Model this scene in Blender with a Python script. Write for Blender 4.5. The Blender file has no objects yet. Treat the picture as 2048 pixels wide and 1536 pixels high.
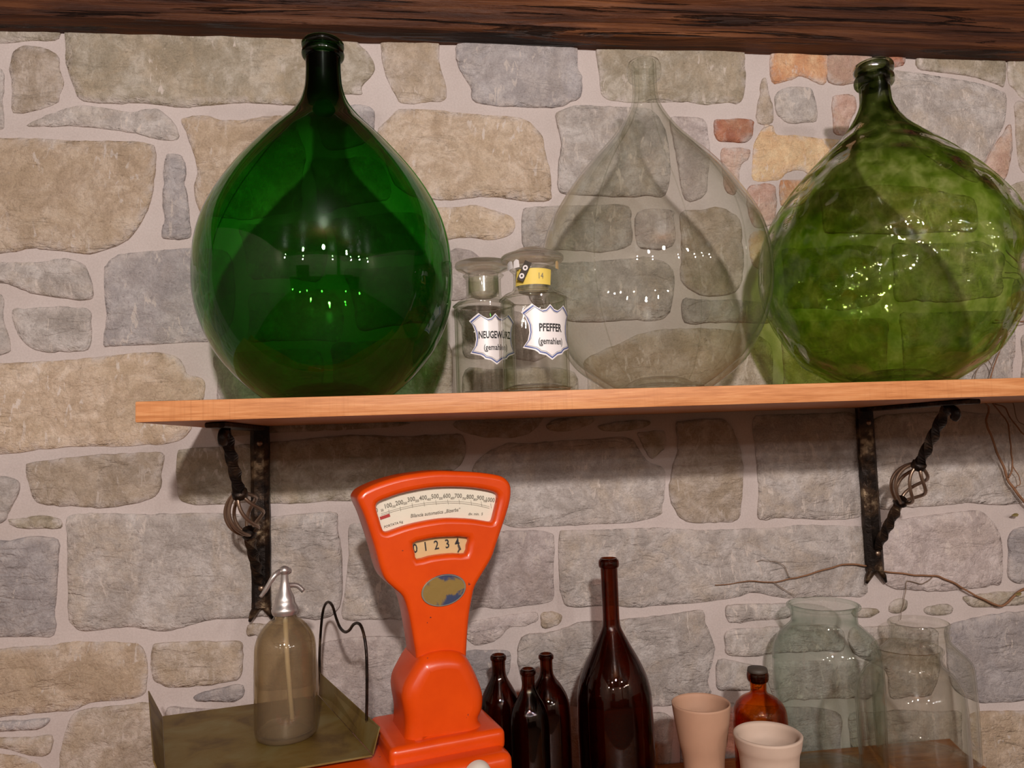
import bpy, bmesh, math, random
from mathutils import Vector, Matrix, noise
from mathutils.geometry import delaunay_2d_cdt
from math import sin, cos, pi, radians, sqrt, atan2, hypot

# ------------------------------------------------------------------ camera
sc = bpy.context.scene
COL = sc.collection
FPX, YAW, PITCH, ROLL = 1500.0, radians(7), radians(4.3), radians(2)
CAM = Vector((0, -1.65, 1.55))
_f = Vector((sin(YAW) * cos(PITCH), cos(YAW) * cos(PITCH), sin(PITCH)))
_r0 = Vector((cos(YAW), -sin(YAW), 0)); _u0 = _r0.cross(_f)
_r = _r0 * cos(ROLL) - _u0 * sin(ROLL); _u = _u0 * cos(ROLL) + _r0 * sin(ROLL)
cd = bpy.data.cameras.new('camera'); cam = bpy.data.objects.new('camera', cd); COL.objects.link(cam)
cd.sensor_width = 36; cd.lens = FPX / 2048 * 36; cd.clip_start = 0.05
m = Matrix((( _r.x, _u.x, -_f.x), (_r.y, _u.y, -_f.y), (_r.z, _u.z, -_f.z))).to_4x4(); m.translation = CAM
cam.matrix_world = m
sc.camera = cam

# ------------------------------------------------------------------ light
w = bpy.data.worlds.new('room_glow'); sc.world = w; w.use_nodes = True
w.node_tree.nodes['Background'].inputs[0].default_value = (1.0, 0.80, 0.68, 1)
w.node_tree.nodes['Background'].inputs[1].default_value = 0.20
sc.view_settings.view_transform = 'Standard'; sc.view_settings.look = 'None'
sc.view_settings.exposure = 0.0; sc.view_settings.gamma = 1.0; sc.view_settings.use_curve_mapping = False

def lamp(name, loc, power, radius, col=(1.0, 0.945, 0.905)):
    l = bpy.data.lights.new(name, 'POINT'); l.energy = power; l.shadow_soft_size = radius; l.color = col
    o = bpy.data.objects.new(name, l); o.location = loc; COL.objects.link(o); return o
lamp('ceiling_lamp', (0.06, -3.05, 2.52), 250, 0.055)
lamp('ceiling_lamp', (1.25, -3.6, 2.55), 50, 0.04)
for x, y, z, p in ((-2.2, -4.4, 2.55, 26), (-1.2, -5.2, 2.48, 22), (0.9, -5.4, 2.5, 22), (2.2, -5.0, 2.52, 22),
                   (2.7, -4.6, 2.58, 22), (3.2, -4.2, 2.5, 22), (-0.8, -3.4, 2.55, 22)):
    lamp('bar_lamp', (x, y, z), p, 0.045)
sc.cycles.transparent_max_bounces = 48
sc.cycles.max_bounces = 6; sc.cycles.glossy_bounces = 4; sc.cycles.diffuse_bounces = 2
sc.cycles.caustics_reflective = False; sc.cycles.caustics_refractive = False
sc.cycles.sample_clamp_indirect = 4.0; sc.cycles.adaptive_threshold = 0.035

# ------------------------------------------------------------------ helpers
def ray(px, py): return _f + _r * ((px - 1024) / FPX) + _u * ((768 - py) / FPX)
def PY(px, py, Y=0.0):
    d = ray(px, py); return CAM + d * ((Y - CAM.y) / d.y)
def PZ(px, py, Z):
    d = ray(px, py); return CAM + d * ((Z - CAM.z) / d.z)
def lin(r, g, b):
    f = lambda c: (c / 255 / 12.92) if c / 255 <= .04045 else ((c / 255 + .055) / 1.055) ** 2.4
    return (f(r), f(g), f(b), 1)

def mesh_obj(name, verts, faces, mat, parent=None, smooth=True, loc=None):
    me = bpy.data.meshes.new(name); me.from_pydata([tuple(v) for v in verts], [], faces); me.update()
    return link_mesh(name, me, mat, parent, smooth, loc)
def link_mesh(name, me, mat, parent=None, smooth=True, loc=None):
    if smooth: me.polygons.foreach_set('use_smooth', [True] * len(me.polygons))
    if mat: me.materials.clear(); me.materials.append(mat)
    o = bpy.data.objects.new(name, me); COL.objects.link(o)
    if parent: o.parent = parent
    if loc is not None: o.location = loc
    return o
def bm_obj(name, bm, mat, parent=None, smooth=False, loc=None):
    bmesh.ops.recalc_face_normals(bm, faces=bm.faces)
    me = bpy.data.meshes.new(name); bm.to_mesh(me); bm.free()
    return link_mesh(name, me, mat, parent, smooth, loc)
def sharp(o, deg=35):
    me = o.data
    me.polygons.foreach_set('use_smooth', [True] * len(me.polygons))
    try: me.set_sharp_from_angle(angle=radians(deg))
    except Exception: pass
    return o
def thing(name, label, cat, loc=(0, 0, 0), rz=0.0, group=None):
    o = bpy.data.objects.new(name, None); COL.objects.link(o); o.empty_display_size = .05
    o.location = loc; o.rotation_euler = (0, 0, rz)
    tag(o, label, cat, group); return o
def tag(o, label=None, cat=None, group=None, kind=None):
    if label: o['label'] = label
    if cat: o['category'] = cat
    if group: o['group'] = group
    if kind: o['kind'] = kind
    return o

def catmull(pts, n=6):
    """dense smooth polyline through radius/height profile points (open)"""
    out = []; P = [pts[0]] + list(pts) + [pts[-1]]
    for i in range(1, len(P) - 2):
        p0, p1, p2, p3 = P[i - 1], P[i], P[i + 1], P[i + 2]
        for k in range(n):
            t = k / n
            out.append(tuple(0.5 * ((2 * b) + (-a + c) * t + (2 * a - 5 * b + 4 * c - d) * t * t + (-a + 3 * b - 3 * c + d) * t ** 3)
                             for a, b, c, d in zip(p0, p1, p2, p3)))
    out.append(tuple(pts[-1])); return out
def catmull_closed(pts, n=4):
    out = []; N = len(pts)
    for i in range(N):
        p0, p1, p2, p3 = pts[i - 1], pts[i], pts[(i + 1) % N], pts[(i + 2) % N]
        for k in range(n):
            t = k / n
            out.append(tuple(0.5 * ((2 * b) + (-a + c) * t + (2 * a - 5 * b + 4 * c - d) * t * t + (-a + 3 * b - 3 * c + d) * t ** 3)
                             for a, b, c, d in zip(p0, p1, p2, p3)))
    return out

def lathe(prof, seg=64, closed=False, wob=None):
    """revolve (r,z) profile; closed joins last to first. r==0 makes poles"""
    V, F, rings = [], [], []
    for (r, z) in prof:
        if r <= 1e-6:
            rings.append([len(V)]); V.append((0, 0, z))
        else:
            ids = []
            for s in range(seg):
                a = 2 * pi * s / seg; rr = r * (1 + (wob(a, z) if wob else 0)); ids.append(len(V)); V.append((rr * cos(a), rr * sin(a), z))
            rings.append(ids)
    pairs = list(zip(rings, rings[1:])) + ([(rings[-1], rings[0])] if closed else [])
    for a, b in pairs:
        if len(a) == 1 and len(b) == 1: continue
        for s in range(seg):
            t = (s + 1) % seg
            if len(a) == 1: F.append((a[0], b[t], b[s]))
            elif len(b) == 1: F.append((a[s], a[t], b[0]))
            else: F.append((a[s], a[t], b[t], b[s]))
    return V, F
def shell_profile(outer, th, base_th=None):
    """outer profile from (0,z0) up to the rim -> outer+inner closed wall profile ending on the axis"""
    base_th = base_th or th * 1.6
    inner = []
    for i, (r, z) in enumerate(outer):
        a = outer[max(0, i - 1)]; b = outer[min(len(outer) - 1, i + 1)]
        dr, dz = b[0] - a[0], b[1] - a[1]; L = hypot(dr, dz) or 1
        nr, nz = -dz / L, dr / L
        t = th + (base_th - th) * max(0.0, nz) if nz > 0 else th
        rr, zz = r + nr * t, z + nz * t
        if rr > 0.0015: inner.append((rr, zz))
    res = list(outer)
    rr, zz = outer[-1]
    res.append((rr - th * .5, zz + th * .35))
    inner = [p for p in inner if p[1] <= zz]
    zb = min(p[1] for p in inner) if inner else zz
    res += list(reversed(inner))
    res.append((0, inner[0][1]))
    return res
def tube(path, rad, seg=8, caps=True):
    """tube along 3D points, rad float or list"""
    P = [Vector(p) for p in path]; n = len(P); V, F = [], []
    R = rad if isinstance(rad, (list, tuple)) else [rad] * n
    up = None
    for i in range(n):
        t = (P[min(i + 1, n - 1)] - P[max(i - 1, 0)]).normalized()
        if up is None:
            up = Vector((0, 0, 1)) if abs(t.z) < .9 else Vector((1, 0, 0))
        s = t.cross(up); s.normalize(); up = s.cross(t).normalized()
        for k in range(seg):
            a = 2 * pi * k / seg; V.append(P[i] + (s * cos(a) + up * sin(a)) * R[i])
    for i in range(n - 1):
        for k in range(seg):
            j = (k + 1) % seg; F.append((i * seg + k, i * seg + j, (i + 1) * seg + j, (i + 1) * seg + k))
    if caps:
        F.append(tuple(range(seg - 1, -1, -1))); F.append(tuple((n - 1) * seg + k for k in range(seg)))
    return V, F
def join(*vf):
    V, F = [], []
    for v, f in vf:
        o = len(V); V += list(v); F += [tuple(i + o for i in q) for q in f]
    return V, F
def rbox(x0, x1, y0, y1, z0, z1, bev=.004, seg=2):
    bm = bmesh.new(); bmesh.ops.create_cube(bm, size=1)
    for v in bm.verts:
        v.co = Vector(((x0 + x1) / 2 + v.co.x * (x1 - x0), (y0 + y1) / 2 + v.co.y * (y1 - y0), (z0 + z1) / 2 + v.co.z * (z1 - z0)))
    if bev: bmesh.ops.bevel(bm, geom=bm.edges[:], offset=bev, segments=seg, affect='EDGES', profile=.6)
    return bm
def plate2d(name, loops, ext, bev, bres=3):
    """filled 2D curve (outer + holes) extruded along local Z; returns mesh lying in XY"""
    cu = bpy.data.curves.new(name, 'CURVE'); cu.dimensions = '2D'; cu.fill_mode = 'BOTH'
    cu.extrude = ext; cu.bevel_depth = bev; cu.bevel_resolution = bres; cu.offset = -bev
    for lp in loops:
        s = cu.splines.new('POLY'); s.points.add(len(lp) - 1); s.use_cyclic_u = True
        for p, q in zip(s.points, lp): p.co = (q[0], q[1], 0, 1)
    return curve_mesh(cu)
def curve_mesh(cu):
    o = bpy.data.objects.new('tmp', cu); COL.objects.link(o)
    dg = bpy.context.evaluated_depsgraph_get(); dg.update()
    me = bpy.data.meshes.new_from_object(o.evaluated_get(dg)); bpy.data.objects.remove(o); bpy.data.curves.remove(cu)
    return me
def text_mesh(body, size, align='CENTER', xs=1.0, shear=0.0, res=3, extrude=0.0, bold=0.0):
    cu = bpy.data.curves.new('t', 'FONT'); cu.body = body; cu.size = size; cu.align_x = align; cu.align_y = 'CENTER'
    cu.resolution_u = res; cu.shear = shear; cu.extrude = extrude; cu.offset = bold
    me = curve_mesh(cu)
    if xs != 1.0:
        for v in me.vertices: v.co.x *= xs
    return me

# ------------------------------------------------------------------ materials
class NT:
    def __init__(s, name):
        s.m = bpy.data.materials.new(name); s.m.use_nodes = True; s.t = s.m.node_tree; s.n = s.t.nodes
        s.out = s.n['Material Output']; s.b = s.n['Principled BSDF']
    def node(s, typ, **kw):
        nd = s.n.new(typ)
        for k, v in kw.items():
            if k in nd.inputs.keys(): nd.inputs[k].default_value = v
            else: setattr(nd, k, v)
        return nd
    def l(s, a, b): s.t.links.new(a, b)
    def pos(s, scale=(1, 1, 1), obj=True):
        tc = s.n.new('ShaderNodeTexCoord'); mp = s.n.new('ShaderNodeMapping'); mp.inputs['Scale'].default_value = scale
        s.l(tc.outputs['Object'], mp.inputs['Vector']); return mp.outputs['Vector']
    def wpos(s, scale=(1, 1, 1)):
        g = s.n.new('ShaderNodeNewGeometry'); mp = s.n.new('ShaderNodeMapping'); mp.inputs['Scale'].default_value = scale
        s.l(g.outputs['Position'], mp.inputs['Vector']); return mp.outputs['Vector']
    def noise(s, vec, scale, detail=4, rough=.55, dist=0.0):
        nd = s.n.new('ShaderNodeTexNoise'); nd.inputs['Scale'].default_value = scale; nd.inputs['Detail'].default_value = detail
        nd.inputs['Roughness'].default_value = rough; nd.inputs['Distortion'].default_value = dist
        s.l(vec, nd.inputs['Vector']); return nd.outputs['Fac']
    def ramp(s, fac, stops, interp='LINEAR'):
        nd = s.n.new('ShaderNodeValToRGB'); cr = nd.color_ramp; cr.interpolation = interp
        while len(cr.elements) < len(stops): cr.elements.new(.5)
        for e, (p, c) in zip(cr.elements, stops): e.position = p; e.color = c if len(c) == 4 else (*c, 1)
        s.l(fac, nd.inputs['Fac']); return nd.outputs['Color']
    def mix(s, fac, a, b, mode='MIX'):
        nd = s.n.new('ShaderNodeMix'); nd.data_type = 'RGBA'; nd.blend_type = mode
        for sock, v in ((nd.inputs['Factor'], fac), (nd.inputs['A'], a), (nd.inputs['B'], b)) if False else ((nd.inputs[0], fac), (nd.inputs[6], a), (nd.inputs[7], b)):
            if hasattr(v, 'node'): s.l(v, sock)
            else: sock.default_value = v
        return nd.outputs[2]
    def math(s, op, a, b=None, clamp=False):
        nd = s.n.new('ShaderNodeMath'); nd.operation = op; nd.use_clamp = clamp
        for i, v in enumerate((a, b)):
            if v is None: continue
            if hasattr(v, 'node'): s.l(v, nd.inputs[i])
            else: nd.inputs[i].default_value = v
        return nd.outputs[0]
    def bump(s, h, strength=.3, dist=.01, normal=None):
        nd = s.n.new('ShaderNodeBump'); nd.inputs['Strength'].default_value = strength; nd.inputs['Distance'].default_value = dist
        s.l(h, nd.inputs['Height'])
        if normal: s.l(normal, nd.inputs['Normal'])
        return nd.outputs['Normal']
    def set(s, color=None, rough=.6, metal=0.0, normal=None, spec=None):
        if color is not None:
            if hasattr(color, 'node'): s.l(color, s.b.inputs['Base Color'])
            else: s.b.inputs['Base Color'].default_value = color
        if hasattr(rough, 'node'): s.l(rough, s.b.inputs['Roughness'])
        else: s.b.inputs['Roughness'].default_value = rough
        s.b.inputs['Metallic'].default_value = metal
        if spec is not None: s.b.inputs['Specular IOR Level'].default_value = spec
        if normal: s.l(normal, s.b.inputs['Normal'])
        return s.m
def plain(name, col, rough=.6, metal=0.0, bump_scale=None, bump_str=.2, var=.15):
    t = NT(name); v = t.pos(); c = t.noise(v, 18, 5)
    dk = tuple(x * (1 - var) for x in col[:3]) + (1,); lt = tuple(min(1, x * (1 + var)) for x in col[:3]) + (1,)
    nrm = t.bump(t.noise(v, bump_scale, 4), bump_str, .002) if bump_scale else None
    return t.set(t.ramp(c, [(.3, dk), (.7, lt)]), rough, metal, nrm)

STONES = {
    'grey': ((176, 165, 159), (152, 141, 134), (194, 184, 179)),
    'blue': ((166, 157, 156), (148, 139, 138), (184, 175, 174)),
    'brown': ((174, 157, 142), (152, 134, 115), (193, 177, 165)),
    'tan': ((189, 166, 145), (164, 141, 118), (206, 186, 168)),
    'olive': ((163, 151, 135), (142, 128, 108), (186, 174, 161)),
    'mauve': ((180, 165, 161), (158, 143, 138), (197, 183, 179)),
    'yellow': ((210, 178, 140), (198, 156, 118), (217, 192, 156)),
    'orange': ((200, 150, 112), (184, 126, 90), (212, 174, 138)),
    'red': ((180, 118, 92), (158, 98, 77), (198, 144, 118)),
    'pink': ((196, 163, 149), (174, 136, 120), (210, 181, 168)),
}
def stone_mat(name, cols, spots, warmth):
    t = NT('stone_' + name); v = t.wpos(); a, b, c = [lin(*x) for x in cols]
    oi = t.n.new('ShaderNodeObjectInfo')
    off = t.n.new('ShaderNodeVectorMath'); off.operation = 'SCALE'
    comb = t.n.new('ShaderNodeCombineXYZ'); t.l(oi.outputs['Random'], comb.inputs[0]); t.l(oi.outputs['Random'], comb.inputs[2])
    t.l(comb.outputs[0], off.inputs[0]); off.inputs['Scale'].default_value = 40
    add = t.n.new('ShaderNodeVectorMath'); add.operation = 'ADD'; t.l(v, add.inputs[0]); t.l(off.outputs[0], add.inputs[1]); v = add.outputs[0]
    big = t.noise(v, 12, 5, .68, 1.0); mid = t.noise(v, 46, 4, .7, .4); fine = t.noise(v, 260, 2, .65)
    col = t.ramp(big, [(.38, b), (.5, a), (.60, c)])
    warm = t.ramp(t.noise(v, 7.5, 4, .62, .9), [(.46, (0, 0, 0, 1)), (.60, (1, 1, 1, 1))])
    col = t.mix(t.math('MULTIPLY', warm, warmth), col, lin(180, 156, 128))
    col = t.mix(t.math('MULTIPLY', t.ramp(mid, [(.44, (0, 0, 0, 1)), (.62, (1, 1, 1, 1))]), .6), col, tuple(x * .92 for x in b[:3]) + (1,))
    col2 = t.mix(.2, col, t.ramp(fine, [(.32, tuple(x * .55 for x in a[:3]) + (1,)), (.68, tuple(min(1, x * 1.5) for x in a[:3]) + (1,))]))
    pits = t.ramp(t.noise(v, 95, 3, .5), [(.28, (1, 1, 1, 1)), (.34, (0, 0, 0, 1))])
    col2 = t.mix(t.math('MULTIPLY', pits, .4), col2, tuple(x * .55 for x in b[:3]) + (1,))
    ed = t.n.new('ShaderNodeAttribute'); ed.attribute_name = 'edge'
    em = t.math('MULTIPLY', ed.outputs['Fac'], t.ramp(t.noise(v, 30, 3, .6), [(.44, (0, 0, 0, 1)), (.6, (1, 1, 1, 1))]))
    col2 = t.mix(t.math('MULTIPLY', em, .7), col2, lin(200, 186, 180))
    # pale lime smears and pick marks left on the face
    mp = t.n.new('ShaderNodeMapping'); mp.inputs['Scale'].default_value = (1.6, 1, .55); t.l(v, mp.inputs['Vector'])
    sm = t.noise(mp.outputs[0], 55, 3, .5, .8); zone = t.noise(v, 7, 2)
    msk = t.math('MULTIPLY', t.ramp(sm, [(.60, (0, 0, 0, 1)), (.66, (1, 1, 1, 1))]), t.ramp(zone, [(.46, (0, 0, 0, 1)), (.58, (1, 1, 1, 1))]))
    col2 = t.mix(t.math('MULTIPLY', msk, spots), col2, lin(205, 190, 180))
    br = t.n.new('ShaderNodeHueSaturation'); mr = t.n.new('ShaderNodeMapRange'); t.l(oi.outputs['Random'], mr.inputs[0])
    mr.inputs[3].default_value = .88; mr.inputs[4].default_value = 1.10; t.l(mr.outputs[0], br.inputs['Value']); t.l(col2, br.inputs['Color'])
    lay = t.n.new('ShaderNodeMapping'); lay.inputs['Scale'].default_value = (.45, 1, 1.5); t.l(v, lay.inputs['Vector'])
    led = t.noise(lay.outputs[0], 22, 4, .6, .7)
    h = t.math('ADD', t.math('MULTIPLY', mid, 1.1), t.math('MULTIPLY', t.math('MULTIPLY', t.ramp(led, [(.43, (0, 0, 0, 1)), (.5, (.6, .6, .6, 1)), (.62, (1, 1, 1, 1))]), t.ramp(t.noise(v, 8, 2), [(.42, (.12, .12, .12, 1)), (.62, (1, 1, 1, 1))])), .5))
    n1 = t.bump(h, .75, .009); n2 = t.bump(fine, .2, .0016, n1)
    return t.set(br.outputs[0], .85, 0, n2, .25)
SM = {k: stone_mat(k, v, .8 if k in ('tan', 'olive', 'grey') else .6, .15 if k in ('blue', 'mauve') else .4) for k, v in STONES.items()}

def mortar_mat():
    t = NT('lime_mortar'); v = t.wpos()
    a = t.noise(v, 6, 4); f = t.noise(v, 240, 4, .6); g = t.noise(v, 30, 4)
    c = t.ramp(a, [(.3, lin(184, 169, 163)), (.7, lin(201, 187, 182))])
    c = t.mix(.25, c, t.ramp(f, [(.3, lin(170, 154, 148)), (.7, lin(214, 200, 195))]))
    n = t.bump(t.math('ADD', g, t.math('MULTIPLY', f, .2)), .25, .006)
    return t.set(c, .9, 0, n, .2)
M = {'mortar': mortar_mat()}

def wood_mat(name, dark, mid, light, axis_scale, bump=.3, rough=.6, saw=False, knots=0):
    t = NT(name); v = t.pos(axis_scale)
    n = t.noise(v, 6, 6, .6, .6); n2 = t.noise(v, 22, 5, .6)
    c = t.ramp(t.math('ADD', t.math('MULTIPLY', n, .65), t.math('MULTIPLY', n2, .35)), [(.33, dark), (.5, mid), (.66, light)])
    h = t.math('ADD', n, t.math('MULTIPLY', n2, .6))
    if saw:
        sv = t.pos((240, 1, 6)); s_ = t.noise(sv, 1.0, 2); zone = t.noise(t.pos((3, 1, 1)), 1.5, 2)
        sm = t.math('MULTIPLY', t.ramp(s_, [(.5, (0, 0, 0, 1)), (.7, (1, 1, 1, 1))]), t.ramp(zone, [(.4, (0, 0, 0, 1)), (.6, (1, 1, 1, 1))]))
        c = t.mix(t.math('MULTIPLY', sm, .35), c, dark)
    return t.set(c, rough, 0, t.bump(h, bump, .006), .35)
def beam_mat():
    t = NT('dark_oak'); v = t.pos((.55, 10, 15)); n = t.noise(v, 4, 6, .6, .6); cr = t.noise(t.pos((.5, 6, 17)), 2.6, 5, .6, 1.4); bigv = t.noise(t.pos((.8, 2, 4)), 1.6, 3)
    c = t.ramp(n, [(.36, lin(50, 23, 8)), (.5, lin(88, 46, 20)), (.64, lin(122, 72, 38))])
    crack = t.ramp(cr, [(.37, (1, 1, 1, 1)), (.43, (0, 0, 0, 1))])
    c = t.mix(t.math('MULTIPLY', crack, .9), c, lin(18, 8, 4))
    c = t.mix(t.ramp(bigv, [(.42, (0, 0, 0, 1)), (.62, (.55, .55, .55, 1))]), c, lin(52, 26, 16))
    h = t.math('SUBTRACT', t.math('MULTIPLY', n, .7), crack)
    return t.set(c, .62, 0, t.bump(h, 1.0, .015), .3)
M['beam'] = beam_mat()
M['shelf'] = wood_mat('shelf_pine', lin(178, 110, 62), lin(206, 136, 84), lin(222, 158, 106), (1.2, 12, 22), .12, .45, True)
M['table'] = wood_mat('counter_wood', lin(120, 66, 20), lin(156, 92, 36), lin(182, 118, 56), (1.5, 14, 14), .15, .4)
M['floor'] = wood_mat('floor_boards', lin(60, 40, 26), lin(84, 58, 38), lin(100, 72, 50), (1, 8, 8), .1, .6)

def glass(name, tint, bump_scale=None, bump_str=.0, haze=0.0, haze_col=(.6, .5, .4, 1), rough=0.0, edge=2.2, wave=None, neck=None, thick=None):
    """thin-walled glass: every wall surface transmits `tint`, darker along grazing paths, plus Schlick reflection"""
    t = NT(name); t.n.remove(t.b)
    lw = t.n.new('ShaderNodeLayerWeight'); lw.inputs['Blend'].default_value = .5
    nrm = None
    if bump_scale:
        v = t.pos()
        vo = t.n.new('ShaderNodeTexVoronoi'); vo.feature = 'SMOOTH_F1'; vo.inputs['Scale'].default_value = bump_scale; vo.inputs['Smoothness'].default_value = .6
        t.l(v, vo.inputs['Vector'])
        nrm = t.bump(t.math('ADD', vo.outputs['Distance'], t.math('MULTIPLY', t.noise(v, bump_scale * .6, 2), .8)), bump_str, .02)
        t.l(nrm, lw.inputs['Normal'])
    facing = lw.outputs['Facing']
    sch = t.math('ADD', t.math('MULTIPLY', t.math('POWER', facing, 5.0), .96), .04, True)
    cosn = t.math('MAXIMUM', t.math('SUBTRACT', 1.0, facing), 1.0 / edge)
    gm = t.n.new('ShaderNodeGamma'); gm.inputs['Color'].default_value = (*tint, 1)
    if neck:   # blown glass is thickest round the neck: (start height, end height, strength)
        sp = t.n.new('ShaderNodeSeparateXYZ'); tc = t.n.new('ShaderNodeTexCoord'); t.l(tc.outputs['Object'], sp.inputs[0])
        mr = t.n.new('ShaderNodeMapRange'); t.l(sp.outputs[2], mr.inputs[0]); mr.inputs[1].default_value = neck[0]; mr.inputs[2].default_value = neck[1]
        t.l(t.mix(t.math('MULTIPLY', mr.outputs[0], neck[2]), (*tint, 1), tuple(x * .25 for x in tint) + (1,)), gm.inputs['Color'])
    pw = t.math('DIVIDE', 1.0, cosn)
    if thick:  # uneven hand-blown wall thickness
        v2 = t.pos((1, 1, .8)); wv = t.noise(v2, 13, 3, .55, 1.6); wv2 = t.noise(v2, 34, 2, .5, 1.0)
        pw = t.math('MULTIPLY', pw, t.math('ADD', 1.0 - thick * .5 * 2.2 * .5, t.math('MULTIPLY', t.math('ADD', t.ramp(wv, [(.4, (0, 0, 0, 1)), (.6, (1, 1, 1, 1))]), t.ramp(wv2, [(.42, (0, 0, 0, 1)), (.58, (1, 1, 1, 1))])), thick)))
    t.l(pw, gm.inputs['Gamma'])
    tr = t.n.new('ShaderNodeBsdfTransparent'); t.l(gm.outputs[0], tr.inputs['Color'])
    body = tr.outputs[0]
    if wave:
        rf = t.n.new('ShaderNodeBsdfRefraction'); rf.inputs['IOR'].default_value = wave[1]; rf.inputs['Roughness'].default_value = 0
        t.l(gm.outputs[0], rf.inputs['Color'])
        if nrm: t.l(nrm, rf.inputs['Normal'])
        mw = t.n.new('ShaderNodeMixShader'); mw.inputs[0].default_value = wave[0]; t.l(body, mw.inputs[1]); t.l(rf.outputs[0], mw.inputs[2]); body = mw.outputs[0]
    if haze:
        df = t.n.new('ShaderNodeBsdfDiffuse'); df.inputs['Color'].default_value = haze_col
        mh = t.n.new('ShaderNodeMixShader'); mh.inputs[0].default_value = haze; t.l(body, mh.inputs[1]); t.l(df.outputs[0], mh.inputs[2]); body = mh.outputs[0]
    gl = t.n.new('ShaderNodeBsdfGlossy'); gl.inputs['Roughness'].default_value = rough
    if nrm: t.l(nrm, gl.inputs['Normal'])
    mx = t.n.new('ShaderNodeMixShader'); t.l(sch, mx.inputs[0]); t.l(body, mx.inputs[1]); t.l(gl.outputs[0], mx.inputs[2])
    t.l(mx.outputs[0], t.out.inputs['Surface']); return t.m
M['g_dark'] = glass('dark_green_glass', (.45, .765, .41), edge=1.6, neck=(.44, .60, .7))
M['g_green'] = glass('dimpled_green_glass', (.85, .905, .70), 19, .9, edge=1.9, neck=(.40, .65, .45), thick=.6)
M['g_clear'] = glass('clear_glass', (.977, .981, .968), edge=3.6)
M['g_jar'] = glass('clear_jar_glass', (.982, .983, .972), edge=9.0)
M['g_aqua'] = glass('aqua_glass', (.95, .968, .955), edge=4.0)
def solid_glass():
    t = NT('cut_stopper_glass'); t.n.remove(t.b)
    g = t.n.new('ShaderNodeBsdfGlass'); g.inputs['IOR'].default_value = 1.45; g.inputs['Roughness'].default_value = 0; g.inputs['Color'].default_value = (.95, .95, .92, 1)
    tr = t.n.new('ShaderNodeBsdfTransparent'); tr.inputs['Color'].default_value = (.95, .95, .92, 1)
    mx = t.n.new('ShaderNodeMixShader'); mx.inputs[0].default_value = .65; t.l(tr.outputs[0], mx.inputs[1]); t.l(g.outputs[0], mx.inputs[2]); t.l(mx.outputs[0], t.out.inputs['Surface'])
    return t.m
M['g_solid'] = solid_glass()
M['g_frost'] = glass('ground_neck_glass', (.90, .90, .82), haze=.12, haze_col=lin(200, 190, 160), rough=.2)
M['g_amber'] = glass('dark_amber_glass', (.60, .36, .24), edge=2.0)
M['g_amber2'] = glass('amber_glass', (.92, .62, .24), edge=2.2)
M['g_siphon'] = glass('dusty_siphon_glass', (.90, .86, .76), haze=.16, haze_col=lin(160, 140, 118), rough=.05, edge=2.4)
M['iron'] = None
def iron_mat():
    t = NT('worn_wrought_iron'); v = t.pos(); n = t.noise(v, 60, 5, .6); g = t.noise(v, 26, 4, .6)
    c = t.ramp(g, [(.45, lin(34, 26, 22)), (.6, lin(72, 54, 40)), (.75, lin(160, 138, 110))])
    return t.set(c, .42, .75, t.bump(n, .6, .004))
M['iron'] = iron_mat()
M['iron_light'] = plain('worn_bronze_wire', lin(150, 126, 108), .35, .85, 60, .3)
def orange_mat():
    t = NT('orange_enamel'); v = t.pos(); n = t.noise(v, 90, 3, .5); z = t.noise(v, 12, 4, .6)
    chip = t.math('MULTIPLY', t.ramp(n, [(.71, (0, 0, 0, 1)), (.74, (1, 1, 1, 1))]), t.ramp(z, [(.52, (0, 0, 0, 1)), (.6, (1, 1, 1, 1))]))
    c = t.mix(chip, t.ramp(z, [(.3, lin(206, 64, 6)), (.7, lin(220, 74, 9))]), lin(52, 40, 46))
    return t.set(c, .27, 0, t.bump(t.noise(v, 40, 3), .08, .002), .5)
M['orange'] = orange_mat()
M['pan'] = None
def pan_mat():
    t = NT('tarnished_brass'); v = t.pos(); n = t.noise(v, 14, 5, .6, .5); f = t.noise(v, 70, 4)
    c = t.ramp(n, [(.3, lin(86, 62, 26)), (.5, lin(120, 96, 44)), (.72, lin(130, 116, 74))])
    return t.set(c, .5, .35, t.bump(f, .15, .002))
M['pan'] = pan_mat()
M['paper'] = plain('dial_paper', lin(232, 222, 204), .7, var=.04)
M['oldpaper'] = plain('yellowed_paper', lin(206, 172, 122), .7, var=.08)
M['label'] = plain('white_enamel_label', lin(236, 226, 224), .3, var=.02)
M['yellow'] = plain('yellow_paper_band', lin(228, 196, 92), .6, var=.06)
M['ink'] = plain('black_ink', lin(34, 30, 30), .6, var=.05)
M['greyink'] = plain('grey_ink', lin(120, 112, 100), .7, var=.05)
M['redink'] = plain('red_ink', lin(176, 52, 48), .6, var=.05)
M['blue'] = plain('blue_border', lin(84, 96, 150), .4, var=.05)
M['darktag'] = plain('dark_tag', lin(66, 56, 48), .6)
M['tin'] = plain('grey_pewter', lin(196, 188, 184), .33, .8, 50, .08, .08)
M['white_tube'] = plain('white_tube', lin(232, 216, 196), .5)
M['ceramic'] = plain('beige_ceramic', lin(194, 168, 150), .7, 0, 30, .15, .06)
M['candle'] = plain('peach_ceramic', lin(180, 138, 112), .7, 0, 30, .1, .06)
M['knob'] = plain('pale_knob', lin(206, 196, 184), .4)
M['vine'] = plain('dry_vine_bark', lin(134, 94, 66), .8, 0, 80, .5)
M['vine2'] = plain('grey_tendril', lin(128, 108, 92), .8)
M['leaf'] = plain('dry_leaf', lin(120, 104, 60), .7)
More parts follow.
